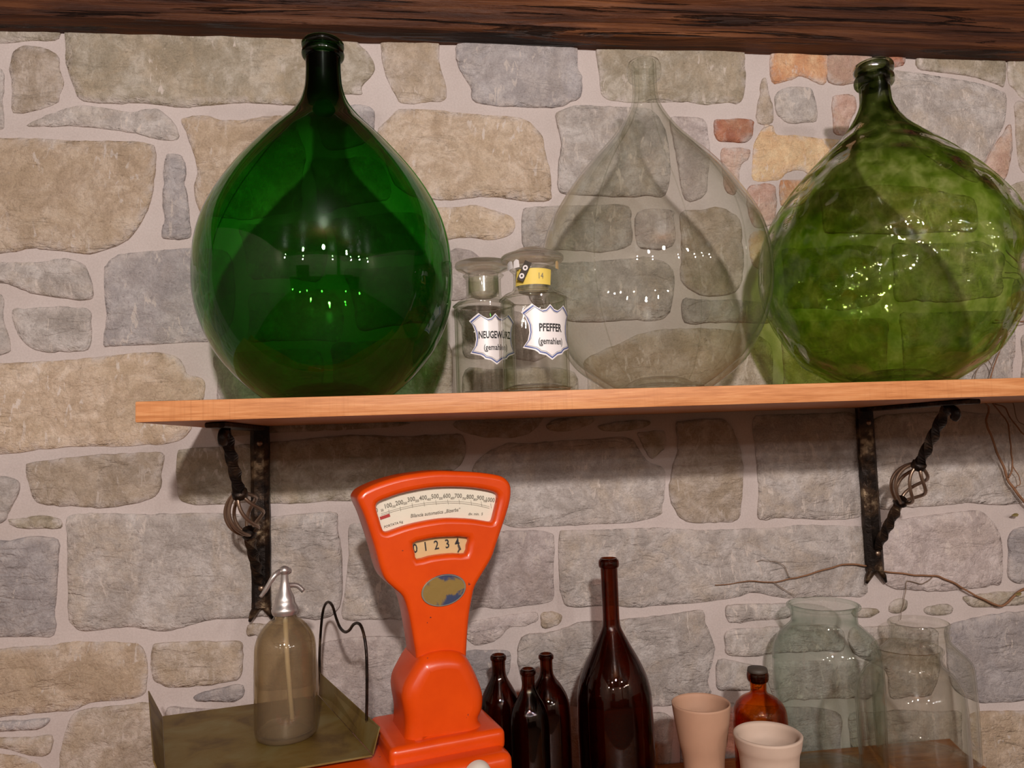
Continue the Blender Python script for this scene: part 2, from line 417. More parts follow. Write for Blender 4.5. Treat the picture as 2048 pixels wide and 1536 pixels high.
def badge_mat():
    t = NT('worn_badge'); v = t.pos(); n = t.noise(v, 34, 5, .6, .4); f = t.noise(v, 90, 3)
    gx = t.n.new('ShaderNodeSeparateXYZ'); tc = t.n.new('ShaderNodeTexCoord'); t.l(tc.outputs['Object'], gx.inputs[0])
    e = t.math('ADD', t.math('MULTIPLY', t.math('ABSOLUTE', gx.outputs[1]), 9.0), t.math('MULTIPLY', gx.outputs[0], 3.0))
    s = t.math('ADD', t.math('MULTIPLY', n, .75), e)
    c = t.ramp(s, [(.50, lin(150, 122, 66)), (.58, lin(66, 74, 104))])
    return t.set(c, .35, .3, t.bump(f, .2, .002))
M['badge'] = badge_mat()

# ------------------------------------------------------------------ the setting
random.seed(7)
wall = bm_obj('wall_back', rbox(-2.6, 3.6, 0, .25, 0, 2.9, 0), M['mortar']); tag(wall, 'rubble stone wall with pale lime mortar joints', None, None, 'structure')
floor_ = bm_obj('floor', rbox(-2.6, 3.6, -6.0, .25, -.1, 0, 0), M['floor']); tag(floor_, 'dark wooden floor below the stone wall', None, None, 'structure')

# the rest of the room, behind the camera (it shows only as reflections in the glass)
M['plaster'] = plain('cream_plaster', lin(150, 136, 122), .9, 0, 12, .1, .06)
M['panel'] = wood_mat('dark_panelling', lin(40, 24, 14), lin(60, 38, 22), lin(76, 50, 30), (8, 8, 1), .2, .5)
for nm, b6, mt in (('ceiling', (-2.6, 3.6, -6.0, .25, 2.9, 3.0), 'panel'), ('wall_front', (-2.6, 3.6, -6.2, -6.0, 0, 2.9), 'plaster'),
                   ('wall_left', (-2.7, -2.6, -6.0, .25, 0, 2.9), 'plaster'), ('wall_right', (3.6, 3.7, -6.0, .25, 0, 2.9), 'plaster'),
                   ('trim_1', (-2.6, 3.6, -6.0, -5.96, 0, 1.1), 'panel'), ('door_1', (-1.9, -.9, -5.99, -5.93, 0, 2.1), 'panel'), ('trim_2', (.4, 2.8, -5.99, -5.9, 1.1, 1.25), 'panel'),
                   ('trim_3', (1.4, 1.6, -5.99, -5.9, 1.25, 2.9), 'panel')):
    tag(bm_obj(nm, rbox(*b6, 0), M[mt]), None, None, None, 'structure')

def stone(pts2, kind, proud=None, jit=.0022, dense=4, parent=None):
    """pts2: outline in wall metres (x,z)"""
    cx = sum(p[0] for p in pts2) / len(pts2); cz = sum(p[1] for p in pts2) / len(pts2)
    P = [(p[0] - cx, p[1] - cz) for p in pts2]
    if sum(P[i - 1][0] * P[i][1] - P[i][0] * P[i - 1][1] for i in range(len(P))) < 0: P.reverse()
    # even resample so that long edges stay wavy
    Q = []
    for i in range(len(P)):
        a, b = P[i], P[(i + 1) % len(P)]; L = hypot(b[0] - a[0], b[1] - a[1]); k = max(1, int(L / .045))
        for j in range(k): Q.append((a[0] + (b[0] - a[0]) * j / k, a[1] + (b[1] - a[1]) * j / k))
    Q = catmull_closed(Q, dense)
    s = random.random() * 50
    Q = [(x + (noise.noise(Vector((x * 55 + s, z * 55, 1))) + .6 * noise.noise(Vector((x * 140 + s, z * 140, 4)))) * jit,
          z + (noise.noise(Vector((x * 55 + s, z * 55, 9))) + .6 * noise.noise(Vector((x * 140 + s, z * 140, 7)))) * jit) for x, z in Q]
    n = len(Q)
    N = []
    for i in range(n):
        a, b = Q[i - 1], Q[(i + 1) % n]; dx, dz = b[0] - a[0], b[1] - a[1]; L = hypot(dx, dz) or 1
        N.append((-dz / L, dx / L))
    hgt = proud if proud else random.uniform(.004, .008); tx, tz = random.uniform(-.012, .012), random.uniform(-.03, .012)
    V, F = [], []
    def face_y(x, z, d):
        q = Vector((x * 16 + s, z * 16, 2))
        rel = noise.noise(q) * .0030 + noise.noise(q * 2.6) * .0016 + noise.noise(q * 6.0) * .0007
        return -hgt + x * tx + z * tz - rel * min(1.0, d / .012) - .0015 * min(1.0, d / .02)
    for inset, dep in ((-.001, .006), (0, -.30), (.0015, -.85)):
        for i in range(n):
            x, z = Q[i][0] + N[i][0] * inset, Q[i][1] + N[i][1] * inset
            V.append((x, dep if dep > 0 else face_y(x, z, 0) * -dep, z))
    for r in range(2):
        for i in range(n):
            j = (i + 1) % n; F.append((r * n + i, r * n + j, (r + 1) * n + j, (r + 1) * n + i))
    # face: constrained triangulation of the outline with inner relief points
    ring = [Vector((V[2 * n + i][0], V[2 * n + i][2])) for i in range(n)]
    x0, x1 = min(p.x for p in ring), max(p.x for p in ring); z0, z1 = min(p.y for p in ring), max(p.y for p in ring)
    step = max(.009, min(.02, (x1 - x0) * (z1 - z0) ** .5 * .12)); inner = []
    z = z0 + step * .5; row = 0
    while z < z1:
        x = x0 + step * (.5 if row % 2 else .9)
        while x < x1:
            p = Vector((x + random.uniform(-.2, .2) * step, z + random.uniform(-.2, .2) * step))
            c = False
            for i in range(n):
                a, b2 = ring[i], ring[i - 1]
                if (a.y > p.y) != (b2.y > p.y) and p.x < (b2.x - a.x) * (p.y - a.y) / (b2.y - a.y) + a.x: c = not c
            if c:
                d = min((p - a).length for a in ring)
                if d > .005: inner.append((p, d))
            x += step
        z += step * .87; row += 1
    cv, ce, cf, ov, _, _ = delaunay_2d_cdt(ring + [p for p, d in inner], [(i, (i + 1) % n) for i in range(n)], [], 1, 1e-6)
    idx = []; edge = [1.0] * (3 * n)
    for k, p in enumerate(cv):
        src = ov[k][0] if ov[k] else -1
        if 0 <= src < n: idx.append(2 * n + src)
        else:
            d = inner[src - n][1] if src >= n else .004
            idx.append(len(V)); V.append((p.x, face_y(p.x, p.y, d), p.y)); edge.append(max(0.0, 1 - d / .016))
    for f_ in cf:
        f_ = [idx[k] for k in f_]
        a, b2, c2 = [V[k] for k in f_[:3]]
        if (b2[0] - a[0]) * (c2[2] - a[2]) - (b2[2] - a[2]) * (c2[0] - a[0]) < 0: f_.reverse()
        F.append(tuple(f_))
    o = mesh_obj('stone', V, F, SM[kind], parent or wall, True, (cx, 0, cz))
    at = o.data.attributes.new('edge', 'FLOAT', 'POINT'); at.data.foreach_set('value', edge)
    return o
def S(kind, *px, **kw):
    pts = [PY(a, b, 0) for a, b in px]
    return stone([(p.x, p.z) for p in pts], kind, **kw)

# top course under the beam
S('olive', (-60, 20), (118, 30), (118, 78), (60, 82), (0, 88), (-60, 90))
S('olive', (132, 30), (132, 100), (135, 135), (150, 178), (168, 203), (230, 208), (290, 207), (365, 216), (390, 214), (480, 206), (585, 211), (620, 205), (690, 190), (722, 189), (724, 172), (750, 140), (735, 105), (715, 84), (700, 40))
S('brown', (756, 45), (876, 50), (878, 120), (892, 175), (888, 200), (850, 205), (808, 208), (790, 190), (768, 140))
S('blue', (912, 97), (924, 62), (1150, 70), (1155, 133), (1163, 154), (1162, 193), (1140, 205), (1117, 215), (1056, 215), (1008, 214), (964, 208), (945, 200), (940, 174), (923, 147), (914, 126))
S('olive', (1193, 75), (1198, 147), (1201, 181), (1213, 198), (1254, 205), (1348, 205), (1382, 205), (1416, 210), (1450, 205), (1478, 206), (1490, 180), (1490, 147), (1488, 110), (1486, 85))
S('orange', (1543, 95), (1651, 98), (1651, 165), (1625, 163), (1605, 153), (1588, 157), (1575, 163), (1543, 163))
S('pink', (1656, 100), (1740, 104), (1735, 140), (1715, 165), (1656, 165))
S('red', (1775, 102), (1808, 104), (1806, 131), (1775, 131))
S('olive', (1835, 104), (2008, 108), (2008, 170), (1990, 168), (1940, 153), (1880, 145), (1835, 137))
S('olive', (2017, 108), (2100, 112), (2100, 196), (2048, 200), (2030, 180), (2017, 165))
S('brown', (1520, 170), (1527, 157), (1533, 165), (1537, 190), (1545, 215), (1545, 245), (1515, 247), (1513, 215), (1520, 190))
S('grey', (1549, 197), (1560, 180), (1590, 174), (1620, 177), (1628, 195), (1633, 215), (1632, 242), (1600, 246), (1575, 246), (1556, 232), (1550, 215))
S('pink', (1663, 200), (1670, 192), (1703, 191), (1712, 215), (1702, 240), (1690, 270), (1668, 265), (1665, 235))
S('grey', (1768, 147), (1820, 146), (1880, 155), (1940, 165), (1990, 180), (2008, 190), (2010, 220), (2005, 250), (1990, 285), (1972, 315), (1955, 365), (1900, 340), (1850, 310), (1800, 250), (1775, 200))
S('pink', (2018, 250), (2022, 300), (2015, 340), (2000, 370), (1968, 374), (1970, 325), (1988, 292), (2003, 270))
S('brown', (2030, 205), (2100, 205), (2100, 340), (2045, 345), (2032, 290))
S('olive', (2008, 378), (2048, 362), (2100, 362), (2100, 405), (2030, 400), (2012, 390))
S('pink', (2020, 415), (2100, 420), (2100, 560), (2035, 530), (2025, 460))
# second course
S('grey', (-60, 130), (5, 140), (6, 200), (8, 250), (-2, 260), (-60, 262))
S('brown', (25, 110), (40, 95), (62, 92), (90, 97), (117, 112), (120, 140), (128, 165), (120, 190), (113, 208), (70, 222), (27, 225), (25, 180), (20, 140))
S('grey', (55, 251), (85, 236), (126, 219), (164, 212), (205, 215), (263, 224), (290, 219), (318, 220), (342, 239), (356, 261), (354, 280), (308, 278), (270, 267), (205, 258), (154, 253), (89, 254))
S('tan', (-60, 278), (30, 277), (90, 278), (150, 282), (240, 283), (290, 285), (310, 295), (312, 330), (308, 370), (300, 410), (280, 450), (255, 480), (220, 497), (180, 508), (150, 505), (90, 500), (60, 497), (20, 505), (-60, 508))
S('blue', (330, 320), (338, 310), (360, 310), (370, 325), (372, 350), (370, 370), (377, 400), (380, 440), (380, 475), (350, 479), (327, 477), (325, 455), (330, 440), (325, 400), (328, 370), (327, 345))
S('tan', (363, 240), (380, 234), (410, 232), (440, 240), (490, 240), (540, 232), (580, 240), (610, 300), (600, 420), (500, 440), (410, 432), (400, 425), (388, 380), (395, 345), (388, 310), (375, 275))
S('blue', (640, 240), (700, 212), (725, 210), (745, 218), (750, 240), (745, 268), (720, 290), (660, 300), (640, 270))
S('tan', (757, 258), (775, 240), (793, 223), (810, 219), (870, 221), (930, 228), (980, 232), (1030, 235), (1060, 247), (1085, 275), (1090, 305), (1100, 345), (1102, 380), (1097, 402), (1040, 402), (990, 395), (960, 395), (900, 400), (868, 400), (830, 395), (790, 370), (770, 320), (757, 280))
S('grey', (1110, 232), (1130, 218), (1160, 211), (1240, 215), (1300, 220), (1330, 260), (1340, 330), (1330, 390), (1250, 395), (1150, 390), (1120, 385), (1115, 360), (1118, 320), (1122, 280))
S('mauve', (1340, 240), (1360, 235), (1405, 240), (1415, 270), (1420, 310), (1410, 390), (1370, 400), (1355, 330))
S('red', (1428, 245), (1440, 239), (1500, 240), (1506, 255), (1503, 275), (1490, 285), (1460, 285), (1438, 282), (1429, 270))
S('pink', (1443, 300), (1460, 296), (1497, 299), (1498, 315), (1480, 335), (1478, 360), (1470, 388), (1450, 380), (1443, 330))
S('yellow', (1507, 290), (1520, 265), (1530, 250), (1545, 253), (1555, 270), (1600, 272), (1640, 278), (1680, 283), (1670, 320), (1645, 350), (1625, 352), (1600, 340), (1575, 345), (1555, 360), (1507, 360), (1505, 320))
S('pink', (1493, 382), (1510, 370), (1545, 370), (1552, 400), (1550, 430), (1540, 450), (1510, 455), (1495, 420))
S('orange', (1560, 365), (1575, 360), (1625, 362), (1620, 390), (1600, 412), (1562, 410))
S('yellow', (1500, 470), (1540, 465), (1550, 500), (1540, 540), (1505, 530))
# behind the dark green bottle
S('grey', (480, 452), (640, 446), (655, 500), (640, 560), (500, 555))
S('brown', (625, 320), (740, 315), (770, 340), (780, 395), (640, 425))
S('brown', (665, 440), (790, 425), (845, 435), (850, 505), (680, 520))
S('grey', (500, 590), (660, 580), (685, 620), (680, 680), (500, 682))
S('blue', (690, 540), (865, 530), (875, 640), (720, 660))
S('mauve', (430, 708), (560, 700), (640, 705), (645, 780), (640, 815), (440, 812))
S('olive', (665, 690), (860, 672), (900, 690), (905, 770), (900, 800), (670, 805))
S('tan', (865, 420), (880, 415), (930, 413), (950, 410), (990, 422), (1020, 433), (1030, 450), (1020, 470), (980, 480), (930, 475), (890, 480), (860, 470))
S('mauve', (885, 520), (905, 500), (935, 500), (960, 515), (980, 530), (990, 560), (960, 590), (895, 600), (885, 560))
S('mauve', (920, 618), (1000, 612), (1040, 625), (1100, 640), (1120, 680), (1080, 720), (930, 715))
S('olive', (930, 740), (1080, 735), (1150, 745), (1150, 805), (930, 808))
# behind the clear bottle
S('grey', (1045, 425), (1060, 415), (1110, 413), (1200, 410), (1255, 412), (1262, 440), (1260, 490), (1200, 505), (1120, 500), (1050, 500))
S('mauve', (1275, 425), (1340, 420), (1348, 440), (1345, 492), (1290, 498), (1272, 480))
S('brown', (1362, 425), (1440, 415), (1480, 440), (1488, 530), (1470, 585), (1400, 590), (1362, 560))
S('grey', (1050, 530), (1200, 522), (1300, 515), (1345, 540), (1345, 600), (1335, 630), (1310, 642), (1260, 640), (1200, 645), (1130, 640), (1060, 600))
S('grey', (1365, 600), (1480, 600), (1535, 610), (1540, 645), (1470, 645), (1370, 645))
S('brown', (1170, 720), (1230, 690), (1290, 665), (1340, 657), (1420, 657), (1500, 665), (1540, 690), (1545, 740), (1540, 795), (1180, 800))
# behind the dimpled green bottle
S('brown', (1640, 385), (1760, 370), (1850, 375), (1945, 400), (1950, 460), (1800, 470), (1650, 465))
S('olive', (1565, 500), (1720, 490), (1760, 500), (1760, 600), (1700, 620), (1570, 615))
S('grey', (1785, 490), (1960, 485), (2005, 510), (2000, 590), (1900, 605), (1790, 600))
S('brown', (1562, 645), (1700, 640), (1770, 640), (1775, 770), (1770, 785), (1570, 788))
S('grey', (1800, 628), (1950, 622), (2020, 625), (2030, 690), (2020, 770), (1810, 780))
S('mauve', (2030, 560), (2100, 565), (2100, 640), (2040, 645), (2022, 610))
S('grey', (2045, 670), (2100, 668), (2100, 770), (2045, 770))
# left middle
S('grey', (-60, 523), (60, 525), (100, 522), (130, 517), (160, 525), (178, 545), (188, 590), (170, 600), (120, 596), (60, 586), (30, 573), (0, 565), (-60, 560))
S('grey', (25, 620), (50, 618), (80, 615), (120, 613), (150, 615), (180, 620), (183, 650), (183, 675), (175, 700), (140, 703), (100, 705), (70, 700), (45, 680), (30, 655))
S('grey', (-60, 585), (3, 590), (8, 640), (20, 690), (10, 708), (-60, 715))
S('blue', (210, 535), (230, 515), (250, 507), (300, 503), (360, 498), (400, 497), (455, 505), (470, 560), (465, 640), (430, 680), (360, 685), (300, 690), (230, 692), (207, 690), (213, 640), (210, 590))
S('tan', (-60, 727), (20, 726), (100, 722), (170, 717), (250, 708), (310, 705), (350, 712), (367, 728), (375, 748), (405, 758), (410, 785), (400, 815), (375, 870), (340, 887), (300, 890), (240, 893), (180, 893), (120, 895), (40, 905), (-60, 915))
S('brown', (52, 935), (60, 925), (120, 918), (180, 910), (230, 908), (290, 905), (325, 906), (325, 940), (318, 985), (280, 1005), (220, 1015), (120, 1012), (75, 1005), (60, 975))
S('grey', (-60, 950), (0, 952), (36, 962), (38, 985), (20, 1020), (5, 1045), (-60, 1050))
S('blue', (-60, 1085), (20, 1080), (70, 1072), (115, 1080), (118, 1110), (115, 1170), (110, 1220), (108, 1270), (60, 1273), (-60, 1275))
S('olive', (18, 1040), (45, 1036), (70, 1031), (100, 1034), (123, 1040), (123, 1055), (80, 1057), (35, 1055))
S('grey', (133, 1040), (150, 1030), (180, 1026), (230, 1027), (290, 1028), (330, 1027), (400, 1026), (470, 1028), (540, 1032), (600, 1028), (660, 1024), (675, 1030), (675, 1055), (682, 1090), (685, 1150), (683, 1200), (670, 1225), (640, 1237), (600, 1235), (540, 1232), (480, 1236), (420, 1240), (380, 1250), (330, 1262), (280, 1255), (240, 1255), (170, 1262), (145, 1250), (137, 1230), (135, 1150), (135, 1080))
# under the shelf
S('olive', (355, 910), (370, 898), (440, 893), (540, 885), (640, 875), (700, 870), (800, 872), (900, 868), (925, 872), (932, 905), (920, 930), (890, 950), (840, 975), (760, 1000), (640, 1003), (580, 1008), (500, 1005), (420, 1010), (370, 1005), (355, 980))
S('olive', (440, 845), (600, 838), (760, 840), (820, 848), (760, 856), (560, 865), (450, 872))
S('brown', (905, 850), (930, 838), (1000, 830), (1080, 830), (1085, 840), (1060, 865), (1030, 875), (980, 875), (940, 868))
S('brown', (1092, 850), (1120, 838), (1180, 832), (1185, 845), (1150, 860), (1105, 862))
S('olive', (1195, 853), (1230, 845), (1280, 840), (1300, 845), (1285, 856), (1220, 863))
S('grey', (945, 940), (960, 915), (990, 897), (1020, 885), (1060, 888), (1100, 883), (1150, 880), (1200, 877), (1258, 875), (1278, 900), (1300, 925), (1325, 935), (1330, 960), (1325, 1010), (1320, 1030), (1260, 1045), (1200, 1048), (1100, 1053), (1030, 1055), (1000, 1040), (960, 980))
S('olive', (1276, 868), (1290, 864), (1325, 863), (1329, 890), (1320, 905), (1305, 917), (1292, 905))
S('brown', (1352, 850), (1365, 842), (1420, 838), (1450, 840), (1470, 870), (1485, 920), (1485, 980), (1480, 1030), (1465, 1043), (1430, 1045), (1380, 1045), (1355, 1030), (1340, 1000), (1338, 970), (1345, 930), (1355, 900))
S('grey', (1505, 840), (1530, 830), (1600, 828), (1700, 825), (1725, 850), (1728, 940), (1730, 1000), (1722, 1030), (1690, 1038), (1640, 1040), (1600, 1038), (1560, 1035), (1530, 1040), (1515, 1030), (1517, 980), (1510, 900))
S('grey', (1745, 840), (1800, 828), (1900, 822), (2000, 830), (2048, 850), (2100, 860), (2100, 1000), (2000, 1010), (1930, 1005), (1900, 1010), (1800, 1015), (1760, 1018), (1752, 980), (1748, 900))
# lower courses
S('grey', (700, 1050), (800, 1055), (832, 1062), (836, 1238), (740, 1238), (686, 1237), (690, 1180), (697, 1110))
S('mauve', (855, 1065), (1000, 1062), (1030, 1060), (1100, 1065), (1108, 1085), (1107, 1150), (1105, 1200), (1060, 1210), (1000, 1218), (960, 1215), (900, 1235), (858, 1235))
S('grey', (1118, 1070), (1135, 1060), (1170, 1060), (1220, 1058), (1320, 1055), (1400, 1060), (1480, 1058), (1560, 1055), (1600, 1050), (1700, 1052), (1735, 1060), (1735, 1150), (1730, 1190), (1690, 1192), (1600, 1195), (1560, 1195), (1510, 1185), (1470, 1195), (1400, 1205), (1330, 1210), (1270, 1215), (1220, 1210), (1150, 1215), (1125, 1200), (1118, 1150))
S('mauve', (1757, 1050), (1790, 1040), (1860, 1030), (1930, 1022), (1960, 1022), (1985, 1045), (2000, 1075), (2003, 1110), (2000, 1165), (1980, 1170), (1930, 1178), (1880, 1182), (1830, 1180), (1780, 1175), (1760, 1150), (1754, 1100))
S('blue', (2017, 1070), (2040, 1055), (2100, 1055), (2100, 1160), (2030, 1165), (2015, 1150))
S('olive', (1925, 1195), (1960, 1188), (2000, 1183), (2100, 1180), (2100, 1203), (2048, 1208), (1990, 1213), (1945, 1213))
S('blue', (1890, 1255), (1930, 1240), (1980, 1228), (2048, 1222), (2100, 1220), (2100, 1395), (2048, 1400), (1990, 1405), (1950, 1402), (1910, 1380), (1895, 1340))
S('tan', (1940, 1428), (2000, 1422), (2100, 1420), (2100, 1590), (1940, 1590))
S('grey', (1700, 1428), (1800, 1420), (1920, 1424), (1925, 1590), (1700, 1590))
S('olive', (1780, 1205), (1800, 1197), (1813, 1200), (1810, 1220), (1790, 1227), (1778, 1222))
S('olive', (1850, 1215), (1880, 1208), (1903, 1213), (1897, 1228), (1855, 1229))
S('olive', (1705, 1220), (1745, 1215), (1757, 1224), (1740, 1233), (1710, 1235))
S('grey', (1450, 1215), (1470, 1208), (1530, 1207), (1580, 1208), (1582, 1230), (1560, 1238), (1520, 1240), (1470, 1245), (1455, 1240))
S('grey', (1450, 1265), (1470, 1258), (1540, 1253), (1610, 1250), (1680, 1255), (1685, 1300), (1560, 1305), (1500, 1312), (1455, 1308), (1450, 1290))
S('grey', (1436, 1320), (1480, 1325), (1510, 1330), (1520, 1340), (1522, 1375), (1480, 1380), (1450, 1380), (1433, 1372))
S('mauve', (1535, 1330), (1600, 1322), (1720, 1320), (1760, 1350), (1740, 1395), (1550, 1400))
S('grey', (1700, 1258), (1780, 1250), (1870, 1258), (1878, 1340), (1860, 1390), (1780, 1395), (1770, 1340), (1705, 1305))
S('grey', (1035, 1300), (1050, 1270), (1090, 1265), (1130, 1255), (1165, 1243), (1230, 1240), (1330, 1230), (1380, 1222), (1405, 1220), (1410, 1245), (1428, 1290), (1425, 1320), (1415, 1360), (1420, 1390), (1350, 1410), (1200, 1420), (1060, 1400), (1040, 1350))
S('mauve', (935, 1245), (990, 1235), (1030, 1228), (1072, 1225), (1074, 1240), (1050, 1252), (1020, 1255), (1000, 1275), (980, 1285), (950, 1290), (930, 1270))
S('brown', (1083, 1230), (1095, 1223), (1115, 1225), (1124, 1235), (1115, 1250), (1085, 1256))
S('blue', (920, 1308), (985, 1300), (1015, 1302), (1022, 1320), (1015, 1350), (1000, 1370), (970, 1385), (920, 1380))
S('grey', (1050, 1428), (1200, 1436), (1320, 1424), (1345, 1440), (1340, 1580), (1050, 1580))
S('mauve', (1360, 1430), (1440, 1405), (1540, 1412), (1640, 1416), (1680, 1430), (1680, 1580), (1360, 1580))
S('mauve', (640, 1290), (690, 1277), (740, 1272), (800, 1274), (850, 1280), (855, 1360), (800, 1430), (740, 1438), (680, 1425), (640, 1380))
S('brown', (495, 1250), (515, 1247), (570, 1250), (620, 1255), (630, 1330), (620, 1370), (540, 1380), (510, 1370), (515, 1272), (497, 1271))
S('tan', (-60, 1300), (40, 1293), (100, 1290), (140, 1283), (200, 1283), (250, 1285), (280, 1290), (293, 1315), (295, 1360), (285, 1390), (240, 1400), (180, 1405), (150, 1420), (80, 1425), (30, 1430), (-60, 1432))
S('brown', (303, 1300), (312, 1287), (350, 1283), (430, 1283), (480, 1282), (485, 1300), (483, 1350), (460, 1362), (410, 1370), (350, 1375), (315, 1365), (303, 1340))
S('blue', (390, 1390), (430, 1378), (470, 1368), (486, 1372), (487, 1390), (470, 1402), (420, 1402), (395, 1400))
S('blue', (-60, 1443), (40, 1440), (90, 1436), (100, 1440), (85, 1455), (40, 1460), (-60, 1465))
S('brown', (-60, 1475), (50, 1474), (95, 1470), (105, 1475), (100, 1505), (80, 1512), (50, 1508), (10, 1495), (-60, 1490))
S('brown', (125, 1490), (135, 1450), (150, 1425), (190, 1415), (240, 1410), (290, 1405), (310, 1420), (325, 1470), (330, 1600), (120, 1600), (118, 1530))
S('tan', (-60, 1505), (20, 1510), (60, 1520), (90, 1545), (100, 1600), (-60, 1600))
S('mauve', (335, 1415), (380, 1416), (470, 1418), (560, 1410), (640, 1420), (660, 1500), (640, 1600), (345, 1600))
S('grey', (680, 1455), (850, 1450), (1030, 1430), (1035, 1600), (680, 1600))
# the same masonry carried on to both sides and below the picture
def courses(x0, x1, z0, z1):
    z = z0
    while z < z1 - .05:
        h = min(random.uniform(.09, .2), z1 - z); x = x0 + random.uniform(-.05, 0)
        while x < x1 - .04:
            wd = min(random.uniform(.1, .34), x1 - x); g = .012
            a, b, c, d = x + g, x + wd - g, z + g, z + h - g
            j = lambda: random.uniform(-.008, .008)
            if b - a > .03 and d - c > .03:
                k = min(b - a, d - c) * .22
                stone([(a + j(), c + k), (a + k, c + j()), ((a + b) / 2, c + j()), (b - k, c + j()), (b + j(), c + k), (b + j(), d - k), (b - k, d + j()), ((a + b) / 2, d + j()), (a + k, d + j()), (a + j(), d - k)],
                      random.choice(['grey', 'grey', 'brown', 'olive', 'tan', 'mauve', 'blue']))
            x += wd
        z += h
xl = PY(-70, 768).x; xr = PY(2110, 768).x
courses(-1.75, xl - .0, .80, 2.45); courses(xr + .02, 2.5, .78, 2.45)

# ceiling beam: hewn underside, grooved face
def beam():
    x0, x1, N = -2.6, 3.6, 260
    prof = [(0.02, .0), (-.048, .001), (-.060, .006), (-.062, .020), (-.060, .040), (-.049, .047), (-.054, .056), (-.056, .085), (-.050, .093), (-.057, .104), (-.060, .14), (-.055, .148), (-.062, .16), (-.064, .22), (-.05, .34), (.02, .34)]
    V, F = [], []; n = len(prof)
    for i in range(N + 1):
        x = x0 + (x1 - x0) * i / N
        for k, (y, z) in enumerate(prof):
            e = 1 if 0 < k < n - 2 else .4
            wob = noise.noise(Vector((x * 3.0, k * .4, 0))) * .004 + noise.noise(Vector((x * 14, k * .7, 5))) * .0022
            gr = 1.0 if k in (5, 8, 11) else .35
            dy = noise.noise(Vector((x * 2.2, k * 3.1, 9))) * .008 * gr + noise.noise(Vector((x * 22, k * 2.0, 3))) * .0018
            V.append((x, y + (dy if 0 < k < n - 1 else 0), 2.453 + z + wob * e))
    for i in range(N):
        for k in range(n - 1): F.append((i * n + k, i * n + k + 1, (i + 1) * n + k + 1, (i + 1) * n + k))
    F.append(tuple(range(n))); F.append(tuple(N * n + k for k in range(n - 1, -1, -1)))
    return V, F
b = mesh_obj('ceiling_beam', *beam(), M['beam'], None, True); sharp(b, 40)
tag(b, 'dark hewn oak beam running along the top of the stone wall', 'beam')

# ------------------------------------------------------------------ shelf and brackets
ZS = 1.631; SX0 = -.442
sh = bm_obj('wall_shelf', rbox(SX0, 1.72, -.42, -.014, ZS - .033, ZS, .0025, 2), M['shelf']); sharp(sh)
tag(sh, 'long orange-brown wooden plank shelf fixed to the stone wall', 'shelf')

